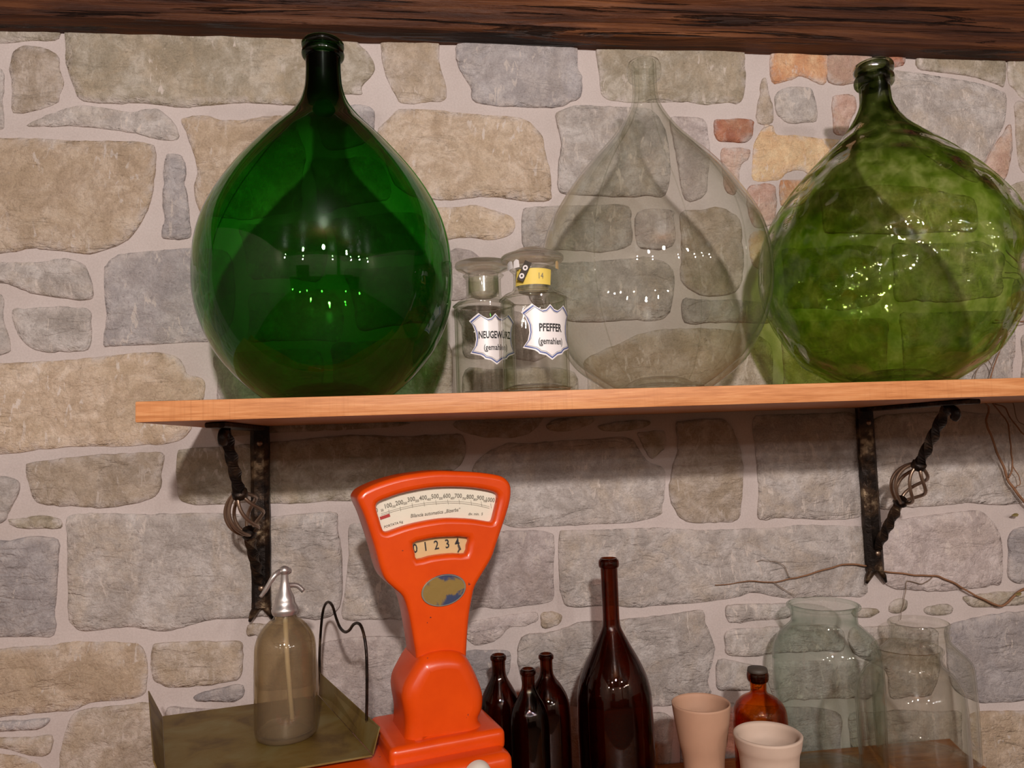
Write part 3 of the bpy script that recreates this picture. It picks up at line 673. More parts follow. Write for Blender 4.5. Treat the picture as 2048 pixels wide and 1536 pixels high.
def bracket(x, label):
    t = thing('shelf_bracket', label, 'bracket', (x, -.012, 0), 0, 'wrought-iron shelf brackets')
    zt = ZS - .034; zb = 1.205
    # hammered flat bar on the wall with fishtail foot
    V, F = [], []; N = 26
    for i in range(N + 1):
        z = zt - (zt - zb - .02) * i / N; s = noise.noise(Vector((z * 30, x, 0))) * .0016
        for dx, dy in ((-.019 + s, 0), (-.019 + s, -.011), (-.010, -.018 + s), (.010 - s, -.018), (.019 - s, -.011 - s), (.019 - s, 0)): V.append((dx, dy, z))
    for i in range(N):
        for k in range(6): j = (k + 1) % 6; F.append((i * 6 + k, i * 6 + j, (i + 1) * 6 + j, (i + 1) * 6 + k))
    F.append(tuple(range(5, -1, -1)));
    o = mesh_obj('upright', V, F, M['iron'], t, False)
    for sgn in (-1, 1):
        v, f = tube([(0, -.006, zb + .035), (sgn * .009, -.007, zb + .02), (sgn * .018, -.007, zb + .006), (sgn * .024, -.006, zb - .008)], [.010, .009, .007, .003], 8)
        mesh_obj('foot', v, f, M['iron'], o)
    for zz in (zt - .035, zb + .06):
        mesh_obj('screw', *lathe([(0, .003), (.003, .0028), (.0055, .001), (.006, 0)], 10), M['iron_light'], o).matrix_local = Matrix.Translation((.002, -.018, zz)) @ Matrix.Rotation(pi / 2, 4, 'X')
    bm = rbox(-.016, .016, -.355, 0, zt - .009, zt, .002, 1); bm_obj('arm', bm, M['iron'], t)
    # twisted diagonal stay with basket
    A = Vector((0, -.285, zt - .012)); B = Vector((0, -.022, zb + .075)); D = (B - A)
    def twist(p, q, n=22, r=.0085):
        d = q - p; tdir = d.normalized(); s = Vector((1, 0, 0)); u = s.cross(tdir); V, F = [], []
        for i in range(n + 1):
            a = i / n * d.length * 42
            for k in range(4):
                th = a + k * pi / 2 + pi / 4; V.append(p + d * i / n + (s * cos(th) + u * sin(th)) * r * 1.35)
        for i in range(n):
            for k in range(4): j = (k + 1) % 4; F.append((i * 4 + k, i * 4 + j, (i + 1) * 4 + j, (i + 1) * 4 + k))
        F.append((3, 2, 1, 0)); F.append(tuple(n * 4 + k for k in range(4))); return V, F
    p1 = A + D * .38; p2 = A + D * .64
    mesh_obj('stay', *twist(A, p1), M['iron'], t, False); mesh_obj('stay', *twist(p2, B), M['iron'], t, False)
    # scroll at the top of the stay
    sc_pts = []
    for i in range(15):
        a = -1.0 + i / 14 * 4.6; r = .020 - .011 * i / 14
        sc_pts.append(A + Vector((0, -r * cos(a) * .9 - .006, r * sin(a) * .6 - .012)))
    mesh_obj('scroll', *tube(sc_pts, [.0085] * 10 + [.008, .0075, .007, .006, .005], 8), M['iron'], t)
    tdir = D.normalized(); s = Vector((1, 0, 0)); u = s.cross(tdir)
    for q in (p1, p2):
        mesh_obj('collar', *tube([q - tdir * .009, q - tdir * .005, q + tdir * .005, q + tdir * .009], [.010, .0145, .0145, .010], 12), M['iron'], t)
    L = (p2 - p1).length
    for w in range(6):
        pts = []
        for i in range(33):
            f_ = i / 32; rr = .005 + .029 * max(0.0, sin(pi * f_)) ** .75; th = w * pi / 3 + .3 + f_ * pi * .55
            pts.append(p1 + tdir * (L * f_) + (s * cos(th) + u * sin(th)) * rr)
        mesh_obj('basket_wire', *tube(pts, .0036, 8), M['iron_light'], t)
    return t
bracket(-.337, 'wrought-iron bracket with twisted basket stay under the left end of the shelf')
bracket(1.022, 'wrought-iron bracket with twisted basket stay below the dimpled green bottle')

# ------------------------------------------------------------------ demijohns
def trace(rows, cy, zbase, fix=.985):
    """rows of (left px, right px, row px) -> centre x and (radius,z) profile at depth cy"""
    prof, xs = [], []
    for a, b_, y in rows:
        p, q = PY(a, y, cy), PY(b_, y, cy); prof.append(((q.x - p.x) / 2 * fix, (p.z + q.z) / 2)); xs.append((p.x + q.x) / 2)
    return xs, [(r, z - zbase) for r, z in prof]
def demijohn(label, cx, cy, body, neck_r, lip, mat, seams=(), seg=96, wob=None, cat='demijohn'):
    t = thing('demijohn', label, cat, (cx, cy, ZS), 0)
    outer = catmull(body, 8)
    prof = shell_profile(outer, .0045, .012)
    mesh_obj('bottle_body', *lathe(prof, seg, False, wob), mat, t)
    mesh_obj('lip', *lathe(lip[1:-1], 64, False), mat, t)
    for a in seams:
        path = [Vector(((r + .0004) * cos(a), (r + .0004) * sin(a), z)) for r, z in outer if z > .03]
        mesh_obj('mould_seam', *tube(path, .0012, 5), mat, t)
    return t
def lip_ring(r, z0, z1, th, rings=1):
    """closed profile of a collar round the neck"""
    p = [(r - .001, z0)]
    h = (z1 - z0) / rings
    for k in range(rings):
        for i in range(7):
            a = -pi / 2 + pi * i / 6; p.append((r + th * cos(a) ** .7 if abs(cos(a)) > 1e-6 else r, z0 + h * k + h / 2 + h / 2 * .96 * sin(a)))
    p.append((r - .001, z1)); return p

def hs(rows, cy, fix=.985):
    xs, prof = trace(rows, cy, ZS, fix); return xs, sorted([(r, z) for r, z in prof], key=lambda p: p[1])
CY = -.262
rowsL = [(606, 678, 150), (603, 682, 180), (592, 694, 210), (568, 718, 240), (534, 748, 270), (502, 776, 300), (457, 820, 350), (423, 857, 400), (399, 884, 450), (386, 899, 500), (382, 904, 550), (386, 904, 600), (402, 895, 650), (430, 875, 700), (462, 847, 740), (492, 818, 770)]
xsL, pL = hs(rowsL, CY)
xc = sum(xsL) / len(xsL) + .004
zL = pL[-1][1]; rn = pL[-1][0]
bodyL = [(0, .022), (.05, .018), (.085, .003), (.095, 0), (.108, .004)] + [p for p in pL if p[1] > .02] + [(rn * .99, zL + .03), (rn, zL + .085)]
zt = PY(642, 118, CY).z - ZS; zu = PY(642, 84, CY).z - ZS
bodyL = bodyL[:-1] + [(rn, zu - .004)]
demijohn('large dark green glass demijohn, leftmost on the shelf', xc, CY, bodyL, rn, lip_ring(rn, zt, zu, .007, 2), M['g_dark'], (-.25, -.25 + pi))

rowsC = [(1259, 1308, 180), (1257, 1310, 200), (1250, 1317, 220), (1233, 1336, 250), (1212, 1362, 280), (1180, 1406, 320), (1150, 1445, 360), (1127, 1478, 400), (1103, 1512, 450), (1092, 1531, 500), (1089, 1538, 550), (1094, 1537, 600), (1106, 1523, 650), (1128, 1497, 700), (1152, 1462, 740)]
CYC = -.238
xsC, pC = hs(rowsC, CYC, .978); xcC = sum(xsC) / len(xsC); rn = pC[-1][0]; zC = pC[-1][1]
zt = PY(1284, 162, CYC).z - ZS; zu = PY(1284, 124, CYC).z - ZS
bodyC = [(0, .022), (.04, .018), (.07, .003), (.08, 0), (.092, .004)] + [p for p in pC if p[1] > .02] + [(rn, zC + .02), (rn, zu - .004)]
demijohn('colourless clear glass demijohn between the spice jars and the green bottles', xcC, CYC, bodyC, rn, lip_ring(rn, zt, zu, .010, 1), M['g_clear'], (-2.35, -2.35 + pi, -1.1))

rowsR = [(1713, 1770, 190), (1712, 1773, 210), (1703, 1787, 235), (1685, 1812, 265), (1652, 1852, 300), (1621, 1902, 340), (1594, 1946, 380), (1571, 1981, 420), (1554, 2006, 460), (1547, 2020, 500), (1546, 2027, 545), (1550, 2025, 585), (1560, 2015, 620), (1578, 1998, 660), (1601, 1974, 700), (1626, 1946, 730)]
CYR = -.264
xsR, pR = hs(rowsR, CYR, .955); xcR = sum(xsR) / len(xsR) - .004; rn = pR[-1][0]; zR = pR[-1][1]
zt = PY(1738, 174, CYR).z - ZS; zm = PY(1738, 152, CYR).z - ZS; zu = PY(1738, 128, CYR).z - ZS
bodyR = [(0, .022), (.05, .018), (.08, .003), (.09, 0), (.102, .004)] + [p for p in pR if p[1] > .02] + [(rn, zR + .02), (rn, zu - .004)]
def dimple(a, z):
    v = Vector((cos(a) * 9, sin(a) * 9, z * 38)); return noise.noise(v) * .006 + noise.noise(v * 2.1) * .0022
demijohn('bright green dimpled glass demijohn, rightmost on the shelf', xcR, CYR, bodyR, rn, lip_ring(rn, zt, zu, .009, 2), M['g_green'], (), 128, dimple)

# ------------------------------------------------------------------ apothecary jars
SHIELD = [(-1.0, .70), (-.62, 1.0), (-.46, .86), (-.30, .76), (-.15, .80), (0, .98), (.15, .80), (.30, .76), (.46, .86), (.62, 1.0), (1.0, .70), (.86, .52), (.76, .22), (.74, -.10), (.80, -.40), (.98, -.66), (.58, -.78), (.48, -.86), (.44, -.92), (.22, -.98), (0, -1.16), (-.22, -.98), (-.44, -.92), (-.48, -.86), (-.58, -.78), (-.98, -.66), (-.80, -.40), (-.74, -.10), (-.76, .22), (-.86, .52)]
def wrap(me, R, phi0, zc, dr):
    """lay a flat mesh (x right, y up) on a cylinder; phi0 is the direction its middle faces"""
    for v in me.vertices:
        a = phi0 + v.co.x / R; v.co = Vector((cos(a) * (R + dr), sin(a) * (R + dr), zc + v.co.y))
    return me
def grid_fill(loop, step=.004):
    """cut a flat polygon into a fine mesh so that it can be wrapped"""
    bm = bmesh.new(); vs = [bm.verts.new((x, y, 0)) for x, y in loop]; bm.faces.new(vs)
    xs = [p[0] for p in loop]; x = min(xs) + step
    while x < max(xs):
        bmesh.ops.bisect_plane(bm, geom=bm.verts[:] + bm.edges[:] + bm.faces[:], plane_co=(x, 0, 0), plane_no=(1, 0, 0)); x += step
    me = bpy.data.meshes.new('p'); bm.to_mesh(me); bm.free(); return me
def ring_mesh(loop, s0, s1, sub=3):
    L = []
    for i in range(len(loop)):
        a, b_ = loop[i], loop[(i + 1) % len(loop)]
        for k in range(sub): L.append((a[0] + (b_[0] - a[0]) * k / sub, a[1] + (b_[1] - a[1]) * k / sub))
    n = len(L); V = [(x * s0, y * s0, 0) for x, y in L] + [(x * s1, y * s1, 0) for x, y in L]
    me = bpy.data.meshes.new('r'); me.from_pydata(V, [], [(i, (i + 1) % n, n + (i + 1) % n, n + i) for i in range(n)]); return me
def apothecary(label, pos, R, H, neck, lines, phi, yellow=False):
    t = thing('apothecary_jar', label, 'jar', pos, 0)
    hb = H['body']; hn = H['neck']; ht = H['top']; rn = neck
    o = [(0, .006), (R * .7, .004), (R * .93, 0), (R, .006), (R, .02), (R, hb - .02), (R * .985, hb - .008), (R * .90, hb - .001), (R * .72, hb + .004), (rn * 1.04, hb + .010), (rn, hb + .016), (rn, hn - .008), (rn * 1.10, hn - .003), (rn * 1.18, hn)]
    o2 = [o[0]] + [(r, z) for r, z in catmull(o[1:], 4)]
    mesh_obj('jar_body', *lathe(shell_profile(o2, .0035, .010), 72), M['g_jar'], t)
    # ground-glass stopper: plug in the neck plus flat mushroom head
    st = [(0, hn - .040), (rn * .74, hn - .040), (rn * .86, hn - .002), (rn * .88, hn + .004), (rn * 1.1, hn + .008), (rn * 1.50, hn + .013), (rn * 1.62, hn + .018), (rn * 1.56, hn + .024), (rn * 1.15, ht - .011), (rn * .62, ht - .002), (0, ht)]
    mesh_obj('stopper', *lathe(catmull(st, 3), 56), M['g_solid'], t)
    mesh_obj('ground_neck', *lathe([(rn - .0042, hb + .016), (rn - .0042, hn - .006)], 56), M['g_frost'], t)
    lw, lh = R * radians(50), .0445; zc = hb * .595
    loop = [(x * lw, y * lh) for x, y in SHIELD]
    pl = link_mesh('enamel_label', wrap(grid_fill(loop), R, phi, zc, .0006), M['label'], t); pl['label'] = 'white shield-shaped label with blue border'
    link_mesh('label_border', wrap(ring_mesh(loop, .945, .89), R, phi, zc, .0011), M['blue'], pl)
    link_mesh('label_border', wrap(ring_mesh(loop, .865, .852), R, phi, zc, .0011), M['greyink'], pl)
    for body, size, yy, xs, bold in lines:
        link_mesh('lettering', wrap(text_mesh(body, size, 'CENTER', xs, 0, 2, 0, bold), R, phi, zc + yy, .0013), M['ink'], pl)
    if yellow:
        me = grid_fill([(-.040, -.014), (.030, -.014), (.034, .014), (-.034, .014)]); bnd = link_mesh('paper_band', wrap(me, rn, phi - .35, (hb + hn) / 2 + .004, .0012), M['yellow'], t); bnd['label'] = 'yellow paper band round the neck'
        link_mesh('lettering', wrap(text_mesh('14', .015, 'CENTER', .7), rn, phi - .1, (hb + hn) / 2 + .004, .002), M['greyink'], bnd)
        tg = plate2d('tag', [[(-.0065, -.018), (.0065, -.018), (.0065, .018), (-.0065, .018)]], .0006, .0004, 1)
        a = phi - .85; mm = Matrix.Translation((cos(a) * (rn + .006), sin(a) * (rn + .006), hn - .010)) @ Matrix.Rotation(a + pi / 2, 4, 'Z') @ Matrix.Rotation(pi / 2, 4, 'X') @ Matrix.Rotation(radians(-28), 4, 'Z')
        tg_o = link_mesh('tag', tg, M['darktag'], t, False); tg_o.matrix_local = mm; tg_o['label'] = 'small dark tag with white rings'
        for yy in (-.009, .006):
            rg = ring_mesh([(cos(k * pi / 8) * .0048, sin(k * pi / 8) * .0048) for k in range(16)], 1, .42, 1)
            q = link_mesh('tag_ring', rg, M['label'], tg_o, False); q.location = (0, yy, .0014)
        for k, (aa, ww) in enumerate(((-1.5, .02), (-1.12, .013), (.75, .018))):
            me = grid_fill([(-ww / 2, -.007), (ww / 2, -.006), (ww / 2 * .8, .006), (0, .009), (-ww / 2 * .9, .005)])
            link_mesh('paper_scrap', wrap(me, rn * 1.32, phi + aa, hn + .003, .001), M['label'] if k != 2 else M['oldpaper'], t)
    return t
def jarpos(px, y): return PY(px, 784, y).x
def facing(x, y, deg): return atan2(CAM.y - y, CAM.x - x) + radians(deg)
y1, y2 = -.23, -.356
x1, x2 = jarpos(974, y1), jarpos(1074, y2)
zz = lambda px, py, y: PY(px, py, y).z - ZS
apothecary('tall clear spice jar labelled NEUGEWÜRZ, beside the dark green demijohn', (x1, y1, ZS), .0575,
           dict(body=zz(974, 604, y1), neck=zz(974, 552, y1), top=zz(966, 522, y1)), .0335,
           [('NEUGEWÜRZ', .0185, .003, .56, .0005), ('(gemahlen)', .0155, -.020, .68, .0002)], facing(x1, y1, 20))
apothecary('tall clear spice jar labelled PFEFFER with yellow paper round its neck', (x2, y2, ZS), .0585,
           dict(body=zz(1074, 590, y2), neck=zz(1074, 540, y2), top=zz(1070, 496, y2)), .0345,
           [('PFEFFER', .0185, .003, .66, .0005), ('(gemahlen)', .0155, -.020, .68, .0002)], facing(x2, y2, 28), True)

# ------------------------------------------------------------------ counter below
ZT = .843
ct = thing('counter', 'brown wooden counter top along the foot of the stone wall', 'counter', (0, 0, 0))
ya = PZ(1930, 1505, ZT); yb = PZ(1990, 1545, ZT)
cl = [(-1.6, -.022), (PY(1900, 1478, -.022).x, -.022), (ya.x, ya.y), (yb.x, yb.y), (yb.x + .10, -.62), (-1.6, -.62)]
me = plate2d('top', [cl], .018, .003, 1); o = link_mesh('counter_top', me, M['table'], ct, False); o.location.z = ZT - .021; sharp(o)
bm_obj('cabinet_body', rbox(-1.55, .95, -.56, -.03, 0, ZT - .042, .004, 1), M['table'], ct)

# ------------------------------------------------------------------ orange shop scale
YS = radians(15)
ax = Vector((cos(YS), sin(YS), 0)); nv = Vector((sin(YS), -cos(YS), 0))
P0 = PY(890, 1200, -.385)            # a point on the scale's front face
def F2(px, py, fwd=0.0):
    """pixel -> (a, z) on the vertical plane of the scale's face moved forward by fwd"""
    d = ray(px, py); o_ = P0 + nv * fwd; t_ = (o_ - CAM).dot(nv) / d.dot(nv); p = CAM + d * t_
    return ((p - P0).dot(ax), p.z - ZT)
base_pt = P0 - nv * .05
scale = thing('shop_scale', 'orange enamelled shop scale with fan-shaped dial and side pan', 'scale', (base_pt.x, base_pt.y, ZT), YS)
FY = -.05                             # local y of the front face
def upright(me, y_front):
    """plate mesh in XY (thickness along Z) -> standing, front at local y"""
    zmax = max(v.co.z for v in me.vertices)
    for v in me.vertices: v.co = Vector((v.co.x, y_front + (zmax - v.co.z), v.co.y))
    return me
def round_loop(pts, n=3): return catmull_closed(pts, n)
outer_px = [(716, 996), (722, 985), (733, 977), (760, 965), (800, 953), (840, 946), (880, 942), (920, 943), (960, 945), (1000, 951), (1016, 960), (1024, 975), (1023, 1000), (1015, 1030), (1005, 1060), (995, 1090), (985, 1118), (966, 1150), (952, 1175), (946, 1200), (941, 1230), (938, 1260), (936, 1290), (935, 1330), (940, 1420), (950, 1470), (826, 1490), (828, 1420), (834, 1330), (830, 1290), (824, 1255), (818, 1225), (808, 1195), (790, 1178), (772, 1160), (762, 1137), (752, 1100), (741, 1065), (729, 1030), (719, 1008)]
dial_px = [(754, 1012), (760, 1004), (775, 998), (800, 989), (830, 982), (860, 977), (890, 975), (920, 975), (950, 977), (980, 982), (994, 987), (998, 994), (996, 1008), (992, 1024), (988, 1040), (984, 1044), (975, 1043), (950, 1039), (920, 1037), (890, 1037), (860, 1041), (830, 1047), (805, 1054), (780, 1063), (772, 1064), (767, 1060), (762, 1044), (757, 1028)]
num_px = [(828, 1088), (845, 1082), (870, 1077), (900, 1075), (938, 1076), (937, 1092), (933, 1108), (910, 1108), (885, 1110), (860, 1114), (836, 1120), (832, 1106)]
outer = [F2(*p) for p in outer_px]; dial = [F2(*p) for p in dial_px]; num = [F2(*p) for p in num_px]
me = plate2d('housing', [round_loop(outer), round_loop(dial, 2), round_loop(num, 2)], .030, .009, 4)
hs_o = link_mesh('housing', upright(me, FY), M['orange'], scale, True)
sharp(hs_o, 50)
def flat_plate(name, loop, y, mat, parent, grow=1.0):
    cx = sum(p[0] for p in loop) / len(loop); cz = sum(p[1] for p in loop) / len(loop)
    return mesh_obj(name, [(cx + (x - cx) * grow, y, cz + (z - cz) * grow) for x, z in loop], [tuple(range(len(loop)))], mat, parent, False)
dp = flat_plate('dial_plate', dial, FY + .016, M['paper'], scale, 1.06); dp['label'] = 'cream weighing dial with gram scale'
npl = flat_plate('number_plate', num, FY + .016, M['oldpaper'], scale, 1.12); npl['label'] = 'yellowed plate with numbers 0 to 4'
TY = FY + .0152
def put_text(body, px, size, parent, mat, xs=1.0, shear=0.0, yoff=0.0, bold=0.0, rot=None):
    """lettering on the dial plane, baseline following the tilt given by two pixels"""
    a = F2(*px); me = text_mesh(body, size, 'CENTER', xs, shear, 2, 0, bold)
    r_ = rot if rot is not None else 0
    for v in me.vertices:
        x, z = v.co.x * cos(r_) - v.co.y * sin(r_), v.co.x * sin(r_) + v.co.y * cos(r_)
        v.co = Vector((a[0] + x, TY + yoff, a[1] + z))
    return link_mesh('lettering', me, mat, parent, False)
nums = [(757, 1022, '0'), (780, 1013, '100'), (803, 1007, '200'), (827, 1000, '300'), (851, 997, '400'), (875, 994, '500'), (899, 993, '600'), (922, 993, '700'), (946, 995, '800'), (967, 997, '900'), (986, 1001, '1000')]
C0 = F2(880, 942); 
def tilt(px): return -(px - 893) / 260 * .40
for x, y, s_ in nums: put_text(s_, (x, y), .0105, dp, M['greyink'], .85, 0, 0, .00015, tilt(x))
for (x, y, s_), (x2_, y2_, s2) in zip(nums, nums[1:]):
    put_text(str(int(s_) + 50), ((x + x2_) / 2, (y + y2_) / 2 + 4.5), .0055, dp, M['greyink'], .8, 0, 0, .0001, tilt((x + x2_) / 2))
def strip(name, pxs, wid, mat, parent, y):
    """thin printed line through pixels"""
    P = [F2(*p) for p in pxs]; V, F_ = [], []
    for i, (x, z) in enumerate(P):
        a, b_ = P[max(0, i - 1)], P[min(len(P) - 1, i + 1)]; L = hypot(b_[0] - a[0], b_[1] - a[1]) or 1
        nx, nz = -(b_[1] - a[1]) / L * wid / 2, (b_[0] - a[0]) / L * wid / 2
        V += [(x + nx, y, z + nz), (x - nx, y, z - nz)]
    for i in range(len(P) - 1): F_.append((2 * i, 2 * i + 1, 2 * i + 3, 2 * i + 2))
    return mesh_obj(name, V, F_, mat, parent, False)
arc1 = [(766, 1032), (800, 1022), (830, 1015), (860, 1010), (900, 1007), (930, 1008), (960, 1012), (985, 1018)]
strip('scale_line', arc1, .0005, M['greyink'], dp, TY)
arc2 = [(766, 1029), (800, 1018.5), (830, 1011.5), (860, 1006.5), (900, 1003.5), (930, 1004.5), (960, 1008.5), (985, 1014.5)]
strip('scale_line', arc2, .0004, M['greyink'], dp, TY)
for (x, y, s_) in nums[1:]:
    strip('scale_tick', [(x + 1.5, y + 7), (x + 3, y + 17)], .0005, M['greyink'], dp, TY)
strip('red_zone', [(764, 1038.5), (784, 1031.5)], .0052, M['redink'], dp, TY)
put_text('Bilancia automatica „Bizerba“', (876, 1027), .0085, dp, M['greyink'], .86, .25, 0, .0001, .06)
put_text('div. min.  5', (957, 1029.5), .0060, dp, M['greyink'], 1, .1, 0, .0001, -.07)
put_text('PORTATA Kg', (791, 1050.5), .0055, dp, M['greyink'], 1, .1, 0, .0001, .22)
for x, y, s_ in ((835, 1100, '0'), (856, 1096, '1'), (878, 1093, '2'), (900, 1090.5, '3'), (920, 1088, '4')):
    put_text(s_, (x, y), .021, npl, M['ink'], .82, 0, 0, .0003, .10)
strip('pointer_stub', [(922, 1092), (926, 1102)], .0035, M['darktag'], npl, TY - .001)
strip('pointer_stub', [(924, 1101), (921, 1107)], .0025, M['darktag'], npl, TY - .001)
mesh_obj('dial_glass', [(cx_, FY + .010, cz_) for cx_, cz_ in [((x - 0) , z) for x, z in dial]], [tuple(range(len(dial)))], M['g_jar'], scale, False)
# badge
bx, bz = F2(887, 1180); aw = (F2(932, 1180)[0] - F2(842, 1180)[0]) / 2; bh = (F2(887, 1149)[1] - F2(887, 1212)[1]) / 2
bl = [(cos(k * pi / 20) * aw, sin(k * pi / 20) * bh) for k in range(40)]
bo = link_mesh('badge', plate2d('badge', [bl], .0008, .0006, 2), M['badge'], scale, True); bo.rotation_euler = (pi / 2, radians(-6), 0); bo.location = (bx, FY - .0012, bz); bo['label'] = 'worn oval gold and blue badge'
rg = ring_mesh(bl, .985, .93, 1); rr_ = link_mesh('badge_rim', rg, M['greyink'], bo, False); rr_.location.z = .0016
# bulging hub at the foot of the column
fw = .022
hub_px = [(838, 1330), (850, 1318), (875, 1309), (905, 1306), (930, 1311), (944, 1325), (958, 1352), (969, 1380), (973, 1400), (971, 1425), (964, 1446), (985, 1466), (1003, 1481), (960, 1492), (880, 1500), (816, 1508), (815, 1480), (816, 1450), (812, 1425), (809, 1402), (812, 1380), (823, 1356)]
hub = [F2(x, y, fw) for x, y in hub_px]
me = plate2d('hub', [round_loop(hub)], .036, .024, 6); o = link_mesh('column_hub', upright(me, FY - fw), M['orange'], scale, True); sharp(o, 60)
# base casting: stepped block under the hub
zb_ = F2(870, 1490, fw + .02)[1]
x0_, x1_ = F2(735, 1470, -.03)[0] - .26, F2(1012, 1510, .04)[0]
bs = bm_obj('base', rbox(x0_, x1_, FY - fw - .055, .085, .0, zb_ - .02, .018, 4), M['orange'], scale, True); sharp(bs, 60)
plv = bm_obj('base_plinth', rbox(F2(800, 1470, fw)[0] - .02, F2(1005, 1480, fw)[0], FY - fw - .018, .07, zb_ - .03, zb_ + .004, .012, 4), M['orange'], scale, True); sharp(plv, 60)
kx, kz = F2(957, 1552, fw + .06)
kn = mesh_obj('zero_knob', *lathe([(0, .020), (.006, .020), (.007, .0185), (.016, .016), (.021, .009), (.022, 0)], 32), M['knob'], scale); kn.rotation_euler = (pi / 2, 0, 0); kn.location = (kx, FY - fw - .055, kz)
mesh_obj('knob_screw', *lathe([(0, .023), (.004, .022), (.005, .019)], 12), M['darktag'], kn)

# weighing pan on the left, seen in world metres then moved under the scale
ZP = 1.072
c_bl, c_br, c_fr = PZ(325, 1432, ZP), PZ(637, 1390, ZP), PZ(745, 1510, ZP)
c_fl = c_bl + (c_fr - c_br) * 1.0; c_fl = PZ(332, 1580, ZP)
inv = (Matrix.Translation((base_pt.x, base_pt.y, ZT)) @ Matrix.Rotation(YS, 4, 'Z')).inverted()
def L(p): return inv @ Vector(p)
def slab(name, quad, th, mat, parent):
    q = [L(p) for p in quad]; n = (q[1] - q[0]).cross(q[-1] - q[0]).normalized() * th
    V = q + [p - n for p in q]; k = len(q)
    F_ = [tuple(range(k)), tuple(range(2 * k - 1, k - 1, -1))] + [(i, i + k, (i + 1) % k + k, (i + 1) % k) for i in range(k)]
    bm = bmesh.new(); vs = [bm.verts.new(v) for v in V]
    for f_ in F_: bm.faces.new([vs[i] for i in f_])
    bmesh.ops.bevel(bm, geom=bm.edges[:], offset=.0006, segments=1, affect='EDGES')
    return bm_obj(name, bm, mat, parent, False)
pan = slab('pan', [c_bl, c_fl, c_fr, c_br], .003, M['pan'], scale); pan['label'] = 'tarnished brass weighing pan'
dR = (c_br - c_fr).normalized(); oR = Vector((dR.y, -dR.x, 0))
hR = .040
slab('pan_flange', [c_br, c_fr, c_fr + oR * .012 + Vector((0, 0, hR * .98)), c_br + oR * .004 + Vector((0, 0, hR))], .002, M['pan'], pan)
tl = PY(298, 1381, c_bl.y + .0); tl2 = c_fl + Vector((-.016, 0, .042))
slab('pan_flange', [c_fl, c_bl, tl, tl2], .002, M['pan'], pan)
# pan carrier below
mid = (c_bl + c_fr) / 2
for dx in (-.05, .05):
    p = mid + ax * dx
    mesh_obj('pan_post', *tube([L((p.x, p.y, ZP - .003)), L((p.x, p.y, ZT + .03))], .012, 12), M['iron'], pan)
slab('pan_carrier', [mid + ax * -.08 + Vector((0, -.03, -.2)), mid + ax * .2 + Vector((0, -.03, -.2)), mid + ax * .2 + Vector((0, .03, -.2)), mid + ax * -.08 + Vector((0, .03, -.2))], .02, M['iron'], pan)
# bent wire stop fixed to the right flange: its feet sit on the flange top edge
wire_px = [(641, 1372), (639, 1320), (641, 1270), (645, 1228), (650, 1210), (657, 1204), (665, 1212), (672, 1235), (680, 1255), (690, 1264), (699, 1260), (706, 1250), (714, 1246), (722, 1252), (729, 1275), (733, 1310), (734, 1370), (733, 1440)]
nR = oR; A0 = c_br + oR * .006
wp = []
for px, py in wire_px:
    d = ray(px, py); t_ = (A0 - CAM).dot(nR) / d.dot(nR); wp.append(L(CAM + d * t_))
wp = catmull(wp, 3)
wo = mesh_obj('wire_stop', *tube(wp, .0026, 8), M['iron'], pan); wo['label'] = 'bent wire stop on the pan edge'

# ------------------------------------------------------------------ soda siphon standing on the pan
sp = PZ(573, 1470, ZP); ys = sp.y
sx = PY(572, 1400, ys).x
def SZ(py, px=572): return PY(px, py, ys).z - ZP
def SR(a, b_, py): return (PY(b_, py, ys).x - PY(a, py, ys).x) / 2
siph = thing('soda_siphon', 'old glass soda siphon with pewter head standing on the weighing pan', 'siphon', (sx, ys, ZP))
Rb = SR(510, 636, 1400)
prof = [(0, .016), (Rb * .6, .010), (Rb * .86, 0), (Rb * .98, .008), (Rb, .03), (Rb, .10), (SR(506, 630, 1320), SZ(1320)), (SR(507, 627, 1285), SZ(1285)), (SR(516, 618, 1262), SZ(1262)), (SR(532, 604, 1244), SZ(1244)), (SR(545, 592, 1234), SZ(1234)), (SR(546, 590, 1226), SZ(1226))]
mesh_obj('bottle', *lathe(shell_profile([prof[0]] + catmull(prof[1:], 4), .005, .012), 64), M['g_siphon'], siph)
hd = [(SR(541, 590, 1225), SZ(1228)), (SR(538, 592, 1218), SZ(1218)), (SR(544, 586, 1206), SZ(1206)), (SR(546, 584, 1195), SZ(1195)), (SR(552, 577, 1180), SZ(1180)), (SR(556, 573, 1165), SZ(1165)), (SR(557, 572, 1150), SZ(1150)), (SR(556, 572, 1146), SZ(1147)), (SR(553, 575, 1140), SZ(1141)), (SR(556, 572, 1133), SZ(1134)), (0, SZ(1131))]
head = mesh_obj('head', *lathe(catmull(hd, 4), 40), M['tin'], siph); head['label'] = 'pewter siphon head'
hx = lambda px, py, dy=0: Vector((PY(px, py, ys + dy).x - sx, dy, PY(px, py, ys + dy).z - ZP))
mesh_obj('lever', *tube(catmull([hx(560, 1143, -.004), hx(550, 1150, -.012), hx(540, 1165, -.014), hx(530, 1182, -.014), hx(521, 1194, -.014)], 3), [.0045] * 6 + [.0040] * 4 + [.0032] * 3, 10), M['tin'], head)
mesh_obj('spout', *tube(catmull([hx(570, 1172, .005), hx(584, 1170, .012), hx(596, 1172, .016), hx(607, 1182, .018)], 3), .0042, 10), M['tin'], head)
mesh_obj('valve_cap', *tube([hx(572, 1142, .002), hx(577, 1142, .004), hx(582, 1142, .006)], [.006, .006, .004], 12), M['tin'], head)
mesh_obj('siphon_tube', *tube([Vector((0, 0, SZ(1226))), Vector((.003, 0, .12)), Vector((.010, 0, .022))], .0042, 10), M['white_tube'], siph)

